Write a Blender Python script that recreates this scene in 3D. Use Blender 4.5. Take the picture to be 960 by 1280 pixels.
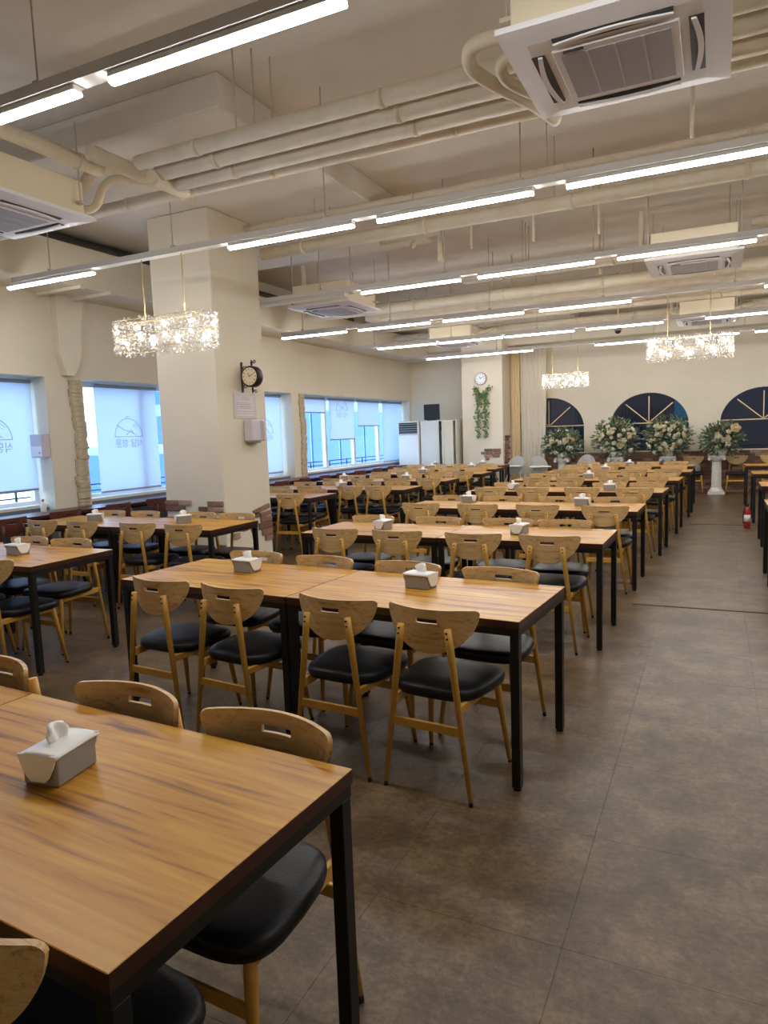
import bpy, bmesh, math, random
from mathutils import Vector, Matrix
R = math.radians
rnd = random.Random(7)
for o in list(bpy.data.objects): bpy.data.objects.remove(o)
scene = bpy.context.scene
col = scene.collection

# ---------------------------------------------------------------- camera
F_PX, YAW, PITCH, ROLL, CAM_H = 866.37, 0.448237, 0.112551, -0.035335, 1.5246
f = Vector((-math.sin(YAW)*math.cos(PITCH), math.cos(YAW)*math.cos(PITCH), -math.sin(PITCH)))
r0 = Vector((math.cos(YAW), math.sin(YAW), 0)); u0 = r0.cross(f)
cr, sr = math.cos(ROLL), math.sin(ROLL)
rr = r0*cr + u0*sr; uu = -r0*sr + u0*cr
cam_d = bpy.data.cameras.new('camera'); cam = bpy.data.objects.new('camera', cam_d); col.objects.link(cam)
cam.matrix_world = Matrix(((rr.x, uu.x, -f.x, 0), (rr.y, uu.y, -f.y, 0), (rr.z, uu.z, -f.z, CAM_H), (0, 0, 0, 1)))
cam_d.sensor_fit = 'VERTICAL'; cam_d.sensor_height = 36; cam_d.lens = F_PX/1280*36
cam_d.clip_start = 0.02; cam_d.clip_end = 300
scene.camera = cam

# ---------------------------------------------------------------- world, exposure
LAMP_POWER = 48.0
world = bpy.data.worlds.new('sky'); scene.world = world; world.use_nodes = True
wb = world.node_tree.nodes['Background']
wb.inputs[0].default_value = (0.46, 0.68, 1.0, 1); wb.inputs[1].default_value = 5.6
vs = scene.view_settings
vs.view_transform = 'Standard'; vs.look = 'None'; vs.gamma = 1; vs.use_curve_mapping = False
vs.exposure = 0.30

# ---------------------------------------------------------------- materials
def lin(c):
    return tuple(((v/255)/12.92 if v/255 <= 0.04045 else ((v/255+0.055)/1.055)**2.4) for v in c) + (1,)
M = {}
def pbr(name, c, rough=0.6, metal=0, spec=0.5, noise=None, bump=None, c2=None, coord='Object', emit=None, aniso=None):
    m = bpy.data.materials.new(name); m.use_nodes = True; M[name] = m
    nt = m.node_tree; b = nt.nodes['Principled BSDF']
    b.inputs['Base Color'].default_value = lin(c); b.inputs['Roughness'].default_value = rough
    b.inputs['Metallic'].default_value = metal; b.inputs['Specular IOR Level'].default_value = spec
    if noise or bump:
        if coord == 'World':
            g = nt.nodes.new('ShaderNodeNewGeometry'); vec = g.outputs['Position']
        else:
            tc = nt.nodes.new('ShaderNodeTexCoord'); vec = tc.outputs['Object']
    if noise:
        n = nt.nodes.new('ShaderNodeTexNoise'); n.inputs['Scale'].default_value = noise; n.inputs['Detail'].default_value = 6
        n.inputs['Roughness'].default_value = 0.65
        nt.links.new(vec, n.inputs['Vector'])
        cr_ = nt.nodes.new('ShaderNodeValToRGB'); cr_.color_ramp.elements[0].position = 0.3; cr_.color_ramp.elements[1].position = 0.7
        cr_.color_ramp.elements[0].color = lin(c2 or c); cr_.color_ramp.elements[1].color = lin(c)
        nt.links.new(n.outputs['Fac'], cr_.inputs[0]); nt.links.new(cr_.outputs[0], b.inputs['Base Color'])
    if bump:
        n = nt.nodes.new('ShaderNodeTexNoise'); n.inputs['Scale'].default_value = bump[0]; n.inputs['Detail'].default_value = 4
        nt.links.new(vec, n.inputs['Vector'])
        bp = nt.nodes.new('ShaderNodeBump'); bp.inputs['Strength'].default_value = bump[1]; bp.inputs['Distance'].default_value = 0.01
        nt.links.new(n.outputs['Fac'], bp.inputs['Height']); nt.links.new(bp.outputs[0], b.inputs['Normal'])
    if emit:
        b.inputs['Emission Color'].default_value = lin(emit[0]) if max(emit[0]) > 1.01 else emit[0]+(1,)
        b.inputs['Emission Strength'].default_value = emit[1]
    return m
def wood(name, cols, rough, stretch, dist, streak=0.5, per_obj=True, spec=0.5):
    """grain runs along local x; cols = dark, mid, light"""
    m = bpy.data.materials.new(name); m.use_nodes = True; M[name] = m
    nt = m.node_tree; L = nt.links; b = nt.nodes['Principled BSDF']
    tc = nt.nodes.new('ShaderNodeTexCoord'); oi = nt.nodes.new('ShaderNodeObjectInfo')
    add = nt.nodes.new('ShaderNodeVectorMath'); add.operation = 'ADD'
    mul = nt.nodes.new('ShaderNodeMath'); mul.operation = 'MULTIPLY'; mul.inputs[1].default_value = 37 if per_obj else 0
    L.new(oi.outputs['Random'], mul.inputs[0])
    L.new(tc.outputs['Object'], add.inputs[0]); L.new(mul.outputs[0], add.inputs[1])
    mp = nt.nodes.new('ShaderNodeMapping'); mp.inputs['Scale'].default_value = stretch
    L.new(add.outputs[0], mp.inputs['Vector'])
    n1 = nt.nodes.new('ShaderNodeTexNoise'); n1.inputs['Scale'].default_value = 1; n1.inputs['Detail'].default_value = 5
    n1.inputs['Distortion'].default_value = dist; L.new(mp.outputs[0], n1.inputs['Vector'])
    mp2 = nt.nodes.new('ShaderNodeMapping'); mp2.inputs['Scale'].default_value = (stretch[0]*2.2, stretch[1]*6, stretch[2]*6)
    L.new(add.outputs[0], mp2.inputs['Vector'])
    n2 = nt.nodes.new('ShaderNodeTexNoise'); n2.inputs['Scale'].default_value = 1; n2.inputs['Detail'].default_value = 4
    L.new(mp2.outputs[0], n2.inputs['Vector'])
    mx = nt.nodes.new('ShaderNodeMath'); mx.operation = 'MULTIPLY_ADD'; mx.inputs[1].default_value = streak
    sub = nt.nodes.new('ShaderNodeMath'); sub.operation = 'SUBTRACT'; sub.inputs[1].default_value = 0.5
    L.new(n2.outputs['Fac'], sub.inputs[0]); L.new(sub.outputs[0], mx.inputs[0]); L.new(n1.outputs['Fac'], mx.inputs[2])
    cr_ = nt.nodes.new('ShaderNodeValToRGB'); e = cr_.color_ramp.elements
    e[0].position = 0.27; e[0].color = lin(cols[0]); e[1].position = 0.70; e[1].color = lin(cols[2])
    k = e.new(0.43); k.color = lin(cols[1])
    L.new(mx.outputs[0], cr_.inputs[0]); L.new(cr_.outputs[0], b.inputs['Base Color'])
    b.inputs['Roughness'].default_value = rough; b.inputs['Specular IOR Level'].default_value = spec
    return m
def mixmat(name, build):
    m = bpy.data.materials.new(name); m.use_nodes = True; M[name] = m
    nt = m.node_tree; nt.nodes.remove(nt.nodes['Principled BSDF']); build(nt, nt.nodes['Material Output']); return m

pbr('wall_paint', (227, 217, 197), 0.8, noise=1.2, c2=(220, 210, 188), bump=(60, 0.08), coord='World')
pbr('wall_white', (232, 226, 212), 0.7, noise=1.5, c2=(226, 219, 203), coord='World')
pbr('ceiling_paint', (230, 222, 209), 0.85, noise=0.9, c2=(212, 203, 189), bump=(25, 0.25), coord='World')
pbr('pipe_paint', (224, 212, 188), 0.6, noise=6, c2=(210, 196, 170), bump=(30, 0.2))
pbr('duct_metal', (96, 94, 92), 0.5, metal=0.6)
def tile_mat():
    m = bpy.data.materials.new('tile'); m.use_nodes = True; M['tile'] = m
    nt = m.node_tree; L = nt.links; b = nt.nodes['Principled BSDF']
    g = nt.nodes.new('ShaderNodeNewGeometry')
    def nz(scale, detail, rough, st=(1, 1, 1)):
        mp = nt.nodes.new('ShaderNodeMapping'); mp.inputs['Scale'].default_value = st; L.new(g.outputs['Position'], mp.inputs['Vector'])
        n = nt.nodes.new('ShaderNodeTexNoise'); n.inputs['Scale'].default_value = scale; n.inputs['Detail'].default_value = detail; n.inputs['Roughness'].default_value = rough
        L.new(mp.outputs[0], n.inputs['Vector']); return n.outputs['Fac']
    a, c, d = nz(3.4, 10, 0.78), nz(48, 6, 0.75, (0.8, 1, 1)), nz(1.1, 3, 0.5)
    m1 = nt.nodes.new('ShaderNodeMath'); m1.operation = 'MULTIPLY_ADD'; m1.inputs[1].default_value = 0.55
    L.new(c, m1.inputs[0]); L.new(a, m1.inputs[2])
    rp = nt.nodes.new('ShaderNodeValToRGB'); e = rp.color_ramp.elements
    e[0].position = 0.55; e[0].color = lin((56, 43, 27)); e[1].position = 1.0; e[1].color = lin((130, 109, 80)); k = e.new(0.76); k.color = lin((92, 74, 52))
    L.new(m1.outputs[0], rp.inputs[0]); L.new(rp.outputs[0], b.inputs['Base Color'])
    mr = nt.nodes.new('ShaderNodeMapRange'); mr.inputs['To Min'].default_value = 0.29; mr.inputs['To Max'].default_value = 0.45
    L.new(d, mr.inputs['Value']); L.new(mr.outputs[0], b.inputs['Roughness']); b.inputs['Specular IOR Level'].default_value = 0.36
tile_mat()
pbr('grout', (60, 54, 48), 0.8)
pbr('black_strip', (22, 21, 20), 0.5)
wood('table_oak', ((102, 58, 10), (184, 126, 32), (205, 154, 52)), 0.34, (1.0, 10, 10), 2.2, 0.6, spec=0.45)
pbr('table_edge', (66, 33, 20), 0.35, noise=20, c2=(50, 24, 15))
pbr('black_steel', (15, 15, 16), 0.42, metal=0.1)
pbr('black_rubber', (10, 10, 10), 0.7)
wood('back_oak', ((164, 124, 70), (204, 165, 108), (218, 184, 130)), 0.4, (2.2, 55, 55), 0.8, 0.5)
wood('back_walnut', ((70, 32, 22), (96, 46, 33), (116, 60, 42)), 0.4, (3, 26, 26), 1.2, 0.5)
pbr('leg_yellow', (208, 160, 74), 0.4, noise=14, c2=(192, 142, 58))
pbr('leg_walnut', (88, 46, 32), 0.4)
pbr('vinyl', (13, 13, 15), 0.42, bump=(180, 0.08), spec=0.32)
pbr('bolt', (14, 12, 10), 0.4, metal=0.5)
pbr('counter_brown', (84, 42, 28), 0.35, noise=12, c2=(70, 33, 22))
pbr('plastic_grey', (146, 143, 139), 0.45)
pbr('plastic_white', (236, 234, 230), 0.3)
pbr('tissue', (248, 246, 240), 0.9)
pbr('ac_white', (238, 235, 236), 0.45)
pbr('ac_grille', (172, 168, 171), 0.6)
pbr('ac_rib', (192, 188, 191), 0.6)
pbr('ac_dark', (30, 30, 32), 0.5)
pbr('ac_case', (228, 214, 184), 0.6)
pbr('rail_white', (206, 202, 196), 0.5)
pbr('wire', (196, 184, 164), 0.5)
mixmat('led', lambda nt, out: (lambda e: (e.inputs[0].__setattr__('default_value', (1.0, 0.99, 0.985, 1)), e.inputs[1].__setattr__('default_value', LAMP_POWER), nt.links.new(e.outputs[0], out.inputs[0])))(nt.nodes.new('ShaderNodeEmission')))
mixmat('led_blue', lambda nt, out: (lambda e: (e.inputs[0].__setattr__('default_value', (0.66, 0.78, 1.0, 1)), e.inputs[1].__setattr__('default_value', 42), nt.links.new(e.outputs[0], out.inputs[0])))(nt.nodes.new('ShaderNodeEmission')))  # bluish emission for the added fill lamps in the annex
mixmat('bulb', lambda nt, out: (lambda e: (e.inputs[0].__setattr__('default_value', (1.0, 0.95, 0.88, 1)), e.inputs[1].__setattr__('default_value', 110), nt.links.new(e.outputs[0], out.inputs[0])))(nt.nodes.new('ShaderNodeEmission')))
pbr('diffuser_off', (226, 224, 220), 0.4)
pbr('gold', (214, 192, 146), 0.35, metal=0.6)
def crystal(nt, out):
    t = nt.nodes.new('ShaderNodeBsdfTranslucent'); t.inputs[0].default_value = (0.95, 0.93, 0.9, 1)
    g = nt.nodes.new('ShaderNodeBsdfGlossy'); g.inputs['Roughness'].default_value = 0.08
    tr = nt.nodes.new('ShaderNodeBsdfTransparent')
    a = nt.nodes.new('ShaderNodeMixShader'); a.inputs[0].default_value = 0.35
    nt.links.new(t.outputs[0], a.inputs[1]); nt.links.new(g.outputs[0], a.inputs[2])
    b = nt.nodes.new('ShaderNodeMixShader'); b.inputs[0].default_value = 0.12
    nt.links.new(a.outputs[0], b.inputs[1]); nt.links.new(tr.outputs[0], b.inputs[2]); nt.links.new(b.outputs[0], out.inputs[0])
mixmat('crystal', crystal)
def glass(tint, refl):
    def f_(nt, out):
        g = nt.nodes.new('ShaderNodeBsdfGlossy'); g.inputs['Roughness'].default_value = 0.02
        tr = nt.nodes.new('ShaderNodeBsdfTransparent'); tr.inputs[0].default_value = tint
        a = nt.nodes.new('ShaderNodeMixShader'); a.inputs[0].default_value = refl
        nt.links.new(tr.outputs[0], a.inputs[1]); nt.links.new(g.outputs[0], a.inputs[2]); nt.links.new(a.outputs[0], out.inputs[0])
    return f_
mixmat('window_glass', glass((0.93, 0.97, 1, 1), 0.05))
mixmat('blue_glass', glass((0.07, 0.16, 0.16, 1), 0.05))  # tint that tones down the sky behind the annex opening
mixmat('arch_glass', glass((0.66, 0.72, 0.84, 1), 0.07))
def blind(nt, out):
    d = nt.nodes.new('ShaderNodeBsdfDiffuse'); d.inputs[0].default_value = (0.72, 0.76, 0.8, 1)
    t = nt.nodes.new('ShaderNodeBsdfTranslucent'); t.inputs[0].default_value = (0.80, 0.86, 0.92, 1)
    a = nt.nodes.new('ShaderNodeMixShader'); a.inputs[0].default_value = 0.55
    nt.links.new(d.outputs[0], a.inputs[1]); nt.links.new(t.outputs[0], a.inputs[2]); nt.links.new(a.outputs[0], out.inputs[0])
mixmat('blind_cloth', blind)
pbr('blind_rail', (150, 158, 168), 0.5)
pbr('print_grey', (186, 198, 210), 0.8)
pbr('frame_white', (226, 228, 230), 0.4)
pbr('rail_black', (34, 34, 38), 0.5)
pbr('brick', (156, 118, 98), 0.85, noise=14, c2=(118, 86, 72), bump=(60, 0.4))
pbr('brick_pale', (182, 152, 130), 0.85, noise=14, c2=(146, 116, 96), bump=(60, 0.4))
pbr('brick_dark', (128, 94, 80), 0.85, noise=14, c2=(98, 70, 60), bump=(60, 0.4))
pbr('mortar', (150, 124, 98), 0.9, noise=20, c2=(126, 102, 80))
pbr('stone_cream', (210, 196, 168), 0.9, noise=16, c2=(172, 154, 124), bump=(40, 0.6))
pbr('iron', (42, 33, 32), 0.5, metal=0.3)
pbr('clock_face', (232, 218, 186), 0.5)
pbr('clock_white', (236, 238, 240), 0.4)
pbr('ink', (30, 30, 34), 0.6)
pbr('ink_blue', (40, 60, 150), 0.5)
pbr('paper', (214, 208, 208), 0.7)
pbr('ink_soft', (150, 146, 148), 0.7)
pbr('acrylic', (206, 200, 196), 0.25)
pbr('dispenser', (206, 196, 206), 0.4)
pbr('stripe', (130, 118, 128), 0.5)
pbr('plaster_white', (216, 212, 204), 0.6, noise=10, c2=(202, 197, 188))
pbr('petal', (240, 232, 206), 0.7)
pbr('petal_cream', (236, 220, 178), 0.7)
pbr('leaf', (84, 94, 66), 0.6, noise=9, c2=(56, 68, 44))
pbr('leaf_pale', (138, 150, 118), 0.6, noise=9, c2=(100, 116, 84))
pbr('ivy', (104, 132, 70), 0.55, noise=9, c2=(66, 92, 42))
pbr('stem', (78, 84, 52), 0.7)
def sheer(nt, out):
    d = nt.nodes.new('ShaderNodeBsdfDiffuse'); d.inputs[0].default_value = lin((250, 244, 230))
    t = nt.nodes.new('ShaderNodeBsdfTranslucent'); t.inputs[0].default_value = lin((250, 244, 230))
    a = nt.nodes.new('ShaderNodeMixShader'); a.inputs[0].default_value = 0.45
    nt.links.new(d.outputs[0], a.inputs[1]); nt.links.new(t.outputs[0], a.inputs[2]); nt.links.new(a.outputs[0], out.inputs[0])
mixmat('curtain_cloth', sheer)
pbr('curtain_cream', (232, 212, 172), 0.8)
pbr('annex_dark', (104, 110, 130), 0.8)
pbr('annex_slat', (70, 84, 120), 0.6)
pbr('cabinet_white', (222, 222, 214), 0.45)
pbr('cabinet_cream', (222, 208, 178), 0.45)
pbr('monitor_black', (34, 34, 46), 0.4)
pbr('red', (176, 34, 34), 0.35)
pbr('grey_cloth', (150, 148, 146), 0.8)
pbr('panel_grey', (104, 116, 132), 0.6)
pbr('facade', (150, 176, 200), 0.6)
pbr('facade_glass', (36, 92, 160), 0.15, spec=0.6)
pbr('concrete', (168, 176, 184), 0.8)

# ---------------------------------------------------------------- mesh builder
class B:
    def __init__(s): s.bm = bmesh.new(); s.mi = 0; s.sm = False
    def _fin(s, faces):
        for fc in faces: fc.material_index = s.mi; fc.smooth = s.sm
    def box(s, x0, y0, z0, x1, y1, z1, bev=0, seg=1, mat=None):
        r = bmesh.ops.create_cube(s.bm, size=1); vs_ = r['verts']
        sx, sy, sz = x1-x0, y1-y0, z1-z0
        for v in vs_: v.co = Vector((x0+sx*(v.co.x+.5), y0+sy*(v.co.y+.5), z0+sz*(v.co.z+.5)))
        if mat:
            for v in vs_: v.co = mat @ v.co
        fs = {fc for v in vs_ for fc in v.link_faces}
        s._fin(fs)
        if bev:
            es = list({e for v in vs_ for e in v.link_edges})
            rb = bmesh.ops.bevel(s.bm, geom=es, offset=bev, segments=seg, affect='EDGES', profile=0.5)
            s._fin(rb['faces'])
        return s
    def poly(s, pts):
        vs_ = [s.bm.verts.new(p) for p in pts]; fc = s.bm.faces.new(vs_); s._fin([fc]); return fc
    def prism(s, pts, vec, mat=None):
        """extrude planar polygon pts along vec"""
        vec = Vector(vec); a = [s.bm.verts.new(p) for p in pts]; b = [s.bm.verts.new(Vector(p)+vec) for p in pts]
        n = len(pts); fs = [s.bm.faces.new(a[::-1]), s.bm.faces.new(b)]
        for i in range(n): fs.append(s.bm.faces.new((a[i], a[(i+1) % n], b[(i+1) % n], b[i])))
        s._fin(fs); return s
    def tube(s, pts, rad, seg=10, cap=True, up=None):
        pts = [Vector(p) for p in pts]; n = len(pts)
        rads = rad if isinstance(rad, (list, tuple)) else [rad]*n
        rings = []; prev = None
        for i, p in enumerate(pts):
            t = (pts[min(i+1, n-1)]-pts[max(i-1, 0)]).normalized()
            if prev is None:
                a = Vector((0, 0, 1)) if abs(t.z) < .9 else Vector((1, 0, 0))
                x = t.cross(a).normalized()
            else:
                x = (prev - t*prev.dot(t)).normalized()
            prev = x; y = t.cross(x)
            rings.append([s.bm.verts.new(p+(x*math.cos(2*math.pi*k/seg)+y*math.sin(2*math.pi*k/seg))*rads[i]) for k in range(seg)])
        fs = []
        for i in range(n-1):
            for k in range(seg):
                fc = s.bm.faces.new((rings[i][k], rings[i][(k+1) % seg], rings[i+1][(k+1) % seg], rings[i+1][k])); fs.append(fc)
        for fc in fs: fc.material_index = s.mi; fc.smooth = True
        if cap:
            s._fin([s.bm.faces.new(rings[0][::-1]), s.bm.faces.new(rings[-1])])
        return s
    def lathe(s, prof, o=(0, 0, 0), seg=20, axis='z', smooth=True):
        o = Vector(o); rings = []
        for (rad, h) in prof:
            ring = []
            for k in range(seg):
                a = 2*math.pi*k/seg; c, d = rad*math.cos(a), rad*math.sin(a)
                p = Vector((c, d, h)) if axis == 'z' else (Vector((c, h, d)) if axis == 'y' else Vector((h, c, d)))
                ring.append(s.bm.verts.new(o+p))
            rings.append(ring)
        fs = []
        for i in range(len(prof)-1):
            for k in range(seg): fs.append(s.bm.faces.new((rings[i][k], rings[i][(k+1) % seg], rings[i+1][(k+1) % seg], rings[i+1][k])))
        fs += [s.bm.faces.new(rings[0][::-1]), s.bm.faces.new(rings[-1])]
        for fc in fs: fc.material_index = s.mi; fc.smooth = smooth and len(fc.verts) == 4
        return s
    def octa(s, p, a, b, c):
        p = Vector(p); vs_ = [s.bm.verts.new(p+q) for q in (Vector((a, 0, 0)), Vector((-a, 0, 0)), Vector((0, b, 0)), Vector((0, -b, 0)), Vector((0, 0, c)), Vector((0, 0, -c)))]
        for i, j in ((0, 2), (2, 1), (1, 3), (3, 0)):
            s._fin([s.bm.faces.new((vs_[i], vs_[j], vs_[4])), s.bm.faces.new((vs_[j], vs_[i], vs_[5]))])
        return s
    def mesh(s, name, mats):
        bmesh.ops.recalc_face_normals(s.bm, faces=s.bm.faces)
        me = bpy.data.meshes.new(name); s.bm.to_mesh(me); s.bm.free()
        for m in (mats if isinstance(mats, (list, tuple)) else [mats]): me.materials.append(M[m])
        return me
    def build(s, name, mats, parent=None, **kw):
        return link(name, s.mesh(name, mats), parent, **kw)
def link(name, data, parent=None, loc=None, rot=None, **props):
    o = bpy.data.objects.new(name, data); col.objects.link(o)
    if parent: o.parent = parent
    if loc is not None: o.location = loc
    if rot is not None: o.rotation_euler = rot
    for k, v in props.items(): o[k] = v
    return o
def thing(name, label, category, loc=(0, 0, 0), rz=0, group=None):
    o = link(name, None, None, loc, (0, 0, rz)); o.empty_display_size = 0.1
    o['label'] = label; o['category'] = category
    if group: o['group'] = group
    return o
def tag(o, label, category, group=None):
    o['label'] = label; o['category'] = category
    if group: o['group'] = group
    return o
def struct(o): o['kind'] = 'structure'; return o
KIDS = {}
def clone(root, loc, rz, label, group=None, skip=()):
    r = root.copy(); col.objects.link(r); r.location = loc; r.rotation_euler = (0, 0, rz); r['label'] = label
    if group: r['group'] = group
    def rec(a, b):
        for ch in KIDS[a.name] if a.name in KIDS else list(a.children):
            if ch.name.split('.')[0] in skip: continue
            c = ch.copy(); col.objects.link(c); c.parent = b; rec(ch, c)
    rec(root, r)
    return r
ORD = ['first', 'second', 'third', 'fourth', 'fifth', 'sixth', 'seventh', 'eighth', 'ninth']

# ================================================================ SETTING
XL, XR, Y0, YB, ZC = -7.2, 5.0, -2.6, 16.8, 4.22
# floor: tiles 0.61 m, seam through x=-0.385, y=1.905
TS = 0.61
fl = struct(B().box(XL-0.5, Y0-0.2, -0.16, XR+0.2, YB+0.2, -0.006).build('floor', 'grout'))
cells = []
i0 = math.floor((XL+0.385)/TS)-0; i1 = math.ceil((XR+0.385)/TS); j0 = math.floor((Y0-1.905)/TS); j1 = math.ceil((YB-1.905)/TS)
for i in range(i0, i1):
    for j in range(j0, j1):
        x0, y0 = -0.385+i*TS, 1.905+j*TS
        cx, cy = x0+TS/2, y0+TS/2
        v = Vector((cx, cy, -CAM_H)); z = v.dot(f)
        inview = z > 0.3 and abs(v.dot(rr)/z*F_PX) < 560 and abs(v.dot(uu)/z*F_PX) < 720
        cells.append((0 if inview else 1, math.hypot(cx, cy), x0, y0))
cells.sort()
G = 0.0006
tile_me = B().box(G, G, -0.006, TS-G, TS-G, 0.0).mesh('floor_tile', 'tile')
rest = B()
for n_, (q, d_, x0, y0) in enumerate(cells):
    xa, xb = max(x0+G, XL-0.4), min(x0+TS-G, XR); ya, yb = max(y0+G, Y0), min(y0+TS-G, YB)
    if xb-xa < 0.02 or yb-ya < 0.02: continue
    if n_ < 290 and xb-xa > TS-3*G and yb-ya > TS-3*G: link('floor_tile', tile_me, fl, (x0, y0, 0))
    else: rest.box(xa, ya, -0.006, xb, yb, 0.0)
rest.build('floor_tile_field', 'tile', fl, kind='stuff')
for k, (y_, xa, xb) in enumerate(((6.14, -0.62, 1.5), (11.38, -0.35, 1.2))):
    struct(B().box(xa, y_-0.012, 0.0, xb, y_+0.012, 0.004).build('trim_%d' % (k+1), 'black_strip'))
# ceiling slab, drop panels, perimeter beams
struct(B().box(XL-0.2, Y0-0.2, ZC, XR+0.2, YB+0.2, ZC+0.15).build('ceiling', 'ceiling_paint'))
struct(B().box(XL, 4.41, 3.97, -3.36, 8.75, ZC, 0.01).build('ceiling_drop_panel', 'ceiling_paint'))
struct(B().box(XL, 14.3, 3.97, -2.9, YB, ZC, 0.01).build('ceiling_drop_panel', 'ceiling_paint'))
struct(B().box(1.7, 4.41, 3.97, XR, 8.75, ZC, 0.01).build('ceiling_drop_panel', 'ceiling_paint'))
struct(B().box(XL, Y0, 3.30, -6.55, YB, 3.76, 0.01).build('beam_left', 'wall_paint'))
struct(B().box(-6.55, 16.35, 3.48, XR, YB, 3.9, 0.01).build('beam_back', 'wall_paint'))
# left wall: sill part, piers, upper part; recess 0.32
XW = -7.52
bays = ((0.9, 5.82), (6.36, 11.15), (11.60, 16.74))
w = B()
w.box(XW-0.1, Y0, 2.34, XL, YB, ZC)
w.box(XW-0.1, Y0, 0, XL-0.14, YB, 0.80)
prev = Y0
for (a, b) in bays:
    w.box(XW-0.1, prev, 0.80, XL, a, 2.34); w.box(XL-0.14, prev, 0, XL, a, 0.80); prev = b
w.box(XW-0.1, prev, 0.80, XL, YB, 2.34); w.box(XL-0.14, prev, 0, XL, YB, 0.8)
wl = struct(w.build('wall_left', 'wall_paint'))
struct(B().box(XR, Y0, 0, XR+0.15, YB, ZC).build('wall_right', 'wall_paint'))
struct(B().box(XL-0.4, Y0-0.15, 0, XR, Y0, ZC).build('wall_front', 'wall_paint'))
# torn plaster pilaster above the first pier
struct(B().prism([(XL, 5.98, 3.30), (XL, 5.98, 2.62), (XL, 6.06, 2.36), (XL, 6.16, 2.36), (XL, 6.27, 2.50), (XL, 6.32, 2.70), (XL, 6.32, 2.98), (XL, 6.40, 3.0), (XL, 6.40, 3.30)], (0.10, 0, 0)).build('wall_left_pilaster', 'wall_paint', wl))
# broken stone strips on the pier edges
stone_me = []
for k in range(6):
    b = B(); b.box(0, 0, 0, 0.03, 0.19, 0.05, 0.002)
    for v in b.bm.verts: v.co += Vector((rnd.uniform(-.008, .008), rnd.uniform(-.018, .006), rnd.uniform(-.007, .007)))
    stone_me.append(b.mesh('stone', 'stone_cream'))
for (ya, zt) in ((6.165, 2.335), (11.41, 2.335)):
    z = 0.0
    while z < zt-0.03:
        h = min(rnd.uniform(0.6, 1.6), (zt-z)/0.05)
        o = link('stone', rnd.choice(stone_me), wl, (XL-0.013+rnd.uniform(-.007, .007), ya+0.02*math.sin(z*5)+rnd.uniform(-.012, .012), z)); o.scale = (1, rnd.uniform(.9, 1.0), h)
        z += 0.05*h
# windows in the left wall
def arc(cx, cz, r, a0, a1, n): return [(cx+r*math.cos(a0+(a1-a0)*k/n), cz+r*math.sin(a0+(a1-a0)*k/n)) for k in range(n+1)]
for k, (a, b) in enumerate(bays):
    wn = struct(link('window_%d' % (k+1), None))
    fr = B()
    fr.box(XW-0.05, a, 2.27, XW+0.03, b, 2.34); fr.box(XW-0.05, a, 0.80, XW+0.03, b, 0.86)
    fr.box(XW-0.05, a, 0.86, XW+0.03, a+0.05, 2.27); fr.box(XW-0.05, b-0.05, 0.86, XW+0.03, b, 2.27)
    fr.build('window_frame', 'frame_white', wn)
    B().box(XW-0.05, a, 0.795, XL-0.141, b, 0.815).build('window_sill', 'frame_white', wn)
    nm = max(1, round((b-a)/1.29)); st = (b-a)/nm
    for m_ in range(nm):
        if m_: B().box(XW-0.06, a+m_*st-0.045, 0.86, XW+0.02, a+m_*st+0.045, 2.27).build('mullion', 'frame_white', wn)
        B().box(XW-0.035, a+m_*st+0.02, 0.86, XW-0.027, a+(m_+1)*st-0.02, 2.27).build('pane', 'window_glass', wn)
# lower grey panels under the sill
for k, (a, b) in enumerate(bays):
    struct(B().box(XL-0.14, a, 0.02, XL-0.12, b, 0.78).build('wall_left_panel', 'panel_grey', wl))

# back wall with three arched openings
AR = [(-4.46, -2.80), (-2.21, -0.55), (0.07, 1.73), (2.35, 4.01)]
ZS, ZSP, ZA = 0.93, 1.50, 2.23
w = B()
def archz(t): return ZSP+(ZA-ZSP)*math.sqrt(max(0, 1-t*t))
prev = XL
for (a, b) in AR:
    w.box(prev, YB, 0, a, YB+0.16, ZC)
    w.box(a, YB, 0, b, YB+0.16, ZS)
    n = 24; c = (a+b)/2; hw = (b-a)/2
    for k in range(n):
        ta, tb = -math.cos(math.pi*k/n), -math.cos(math.pi*(k+1)/n)
        w.prism([(c+hw*ta, YB, archz(ta)), (c+hw*tb, YB, archz(tb)), (c+hw*tb, YB, ZC), (c+hw*ta, YB, ZC)], (0, 0.16, 0))
    prev = b
w.box(prev, YB, 0, XR, YB+0.16, ZC)
wb_ = struct(w.build('wall_back', 'wall_paint'))
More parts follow.
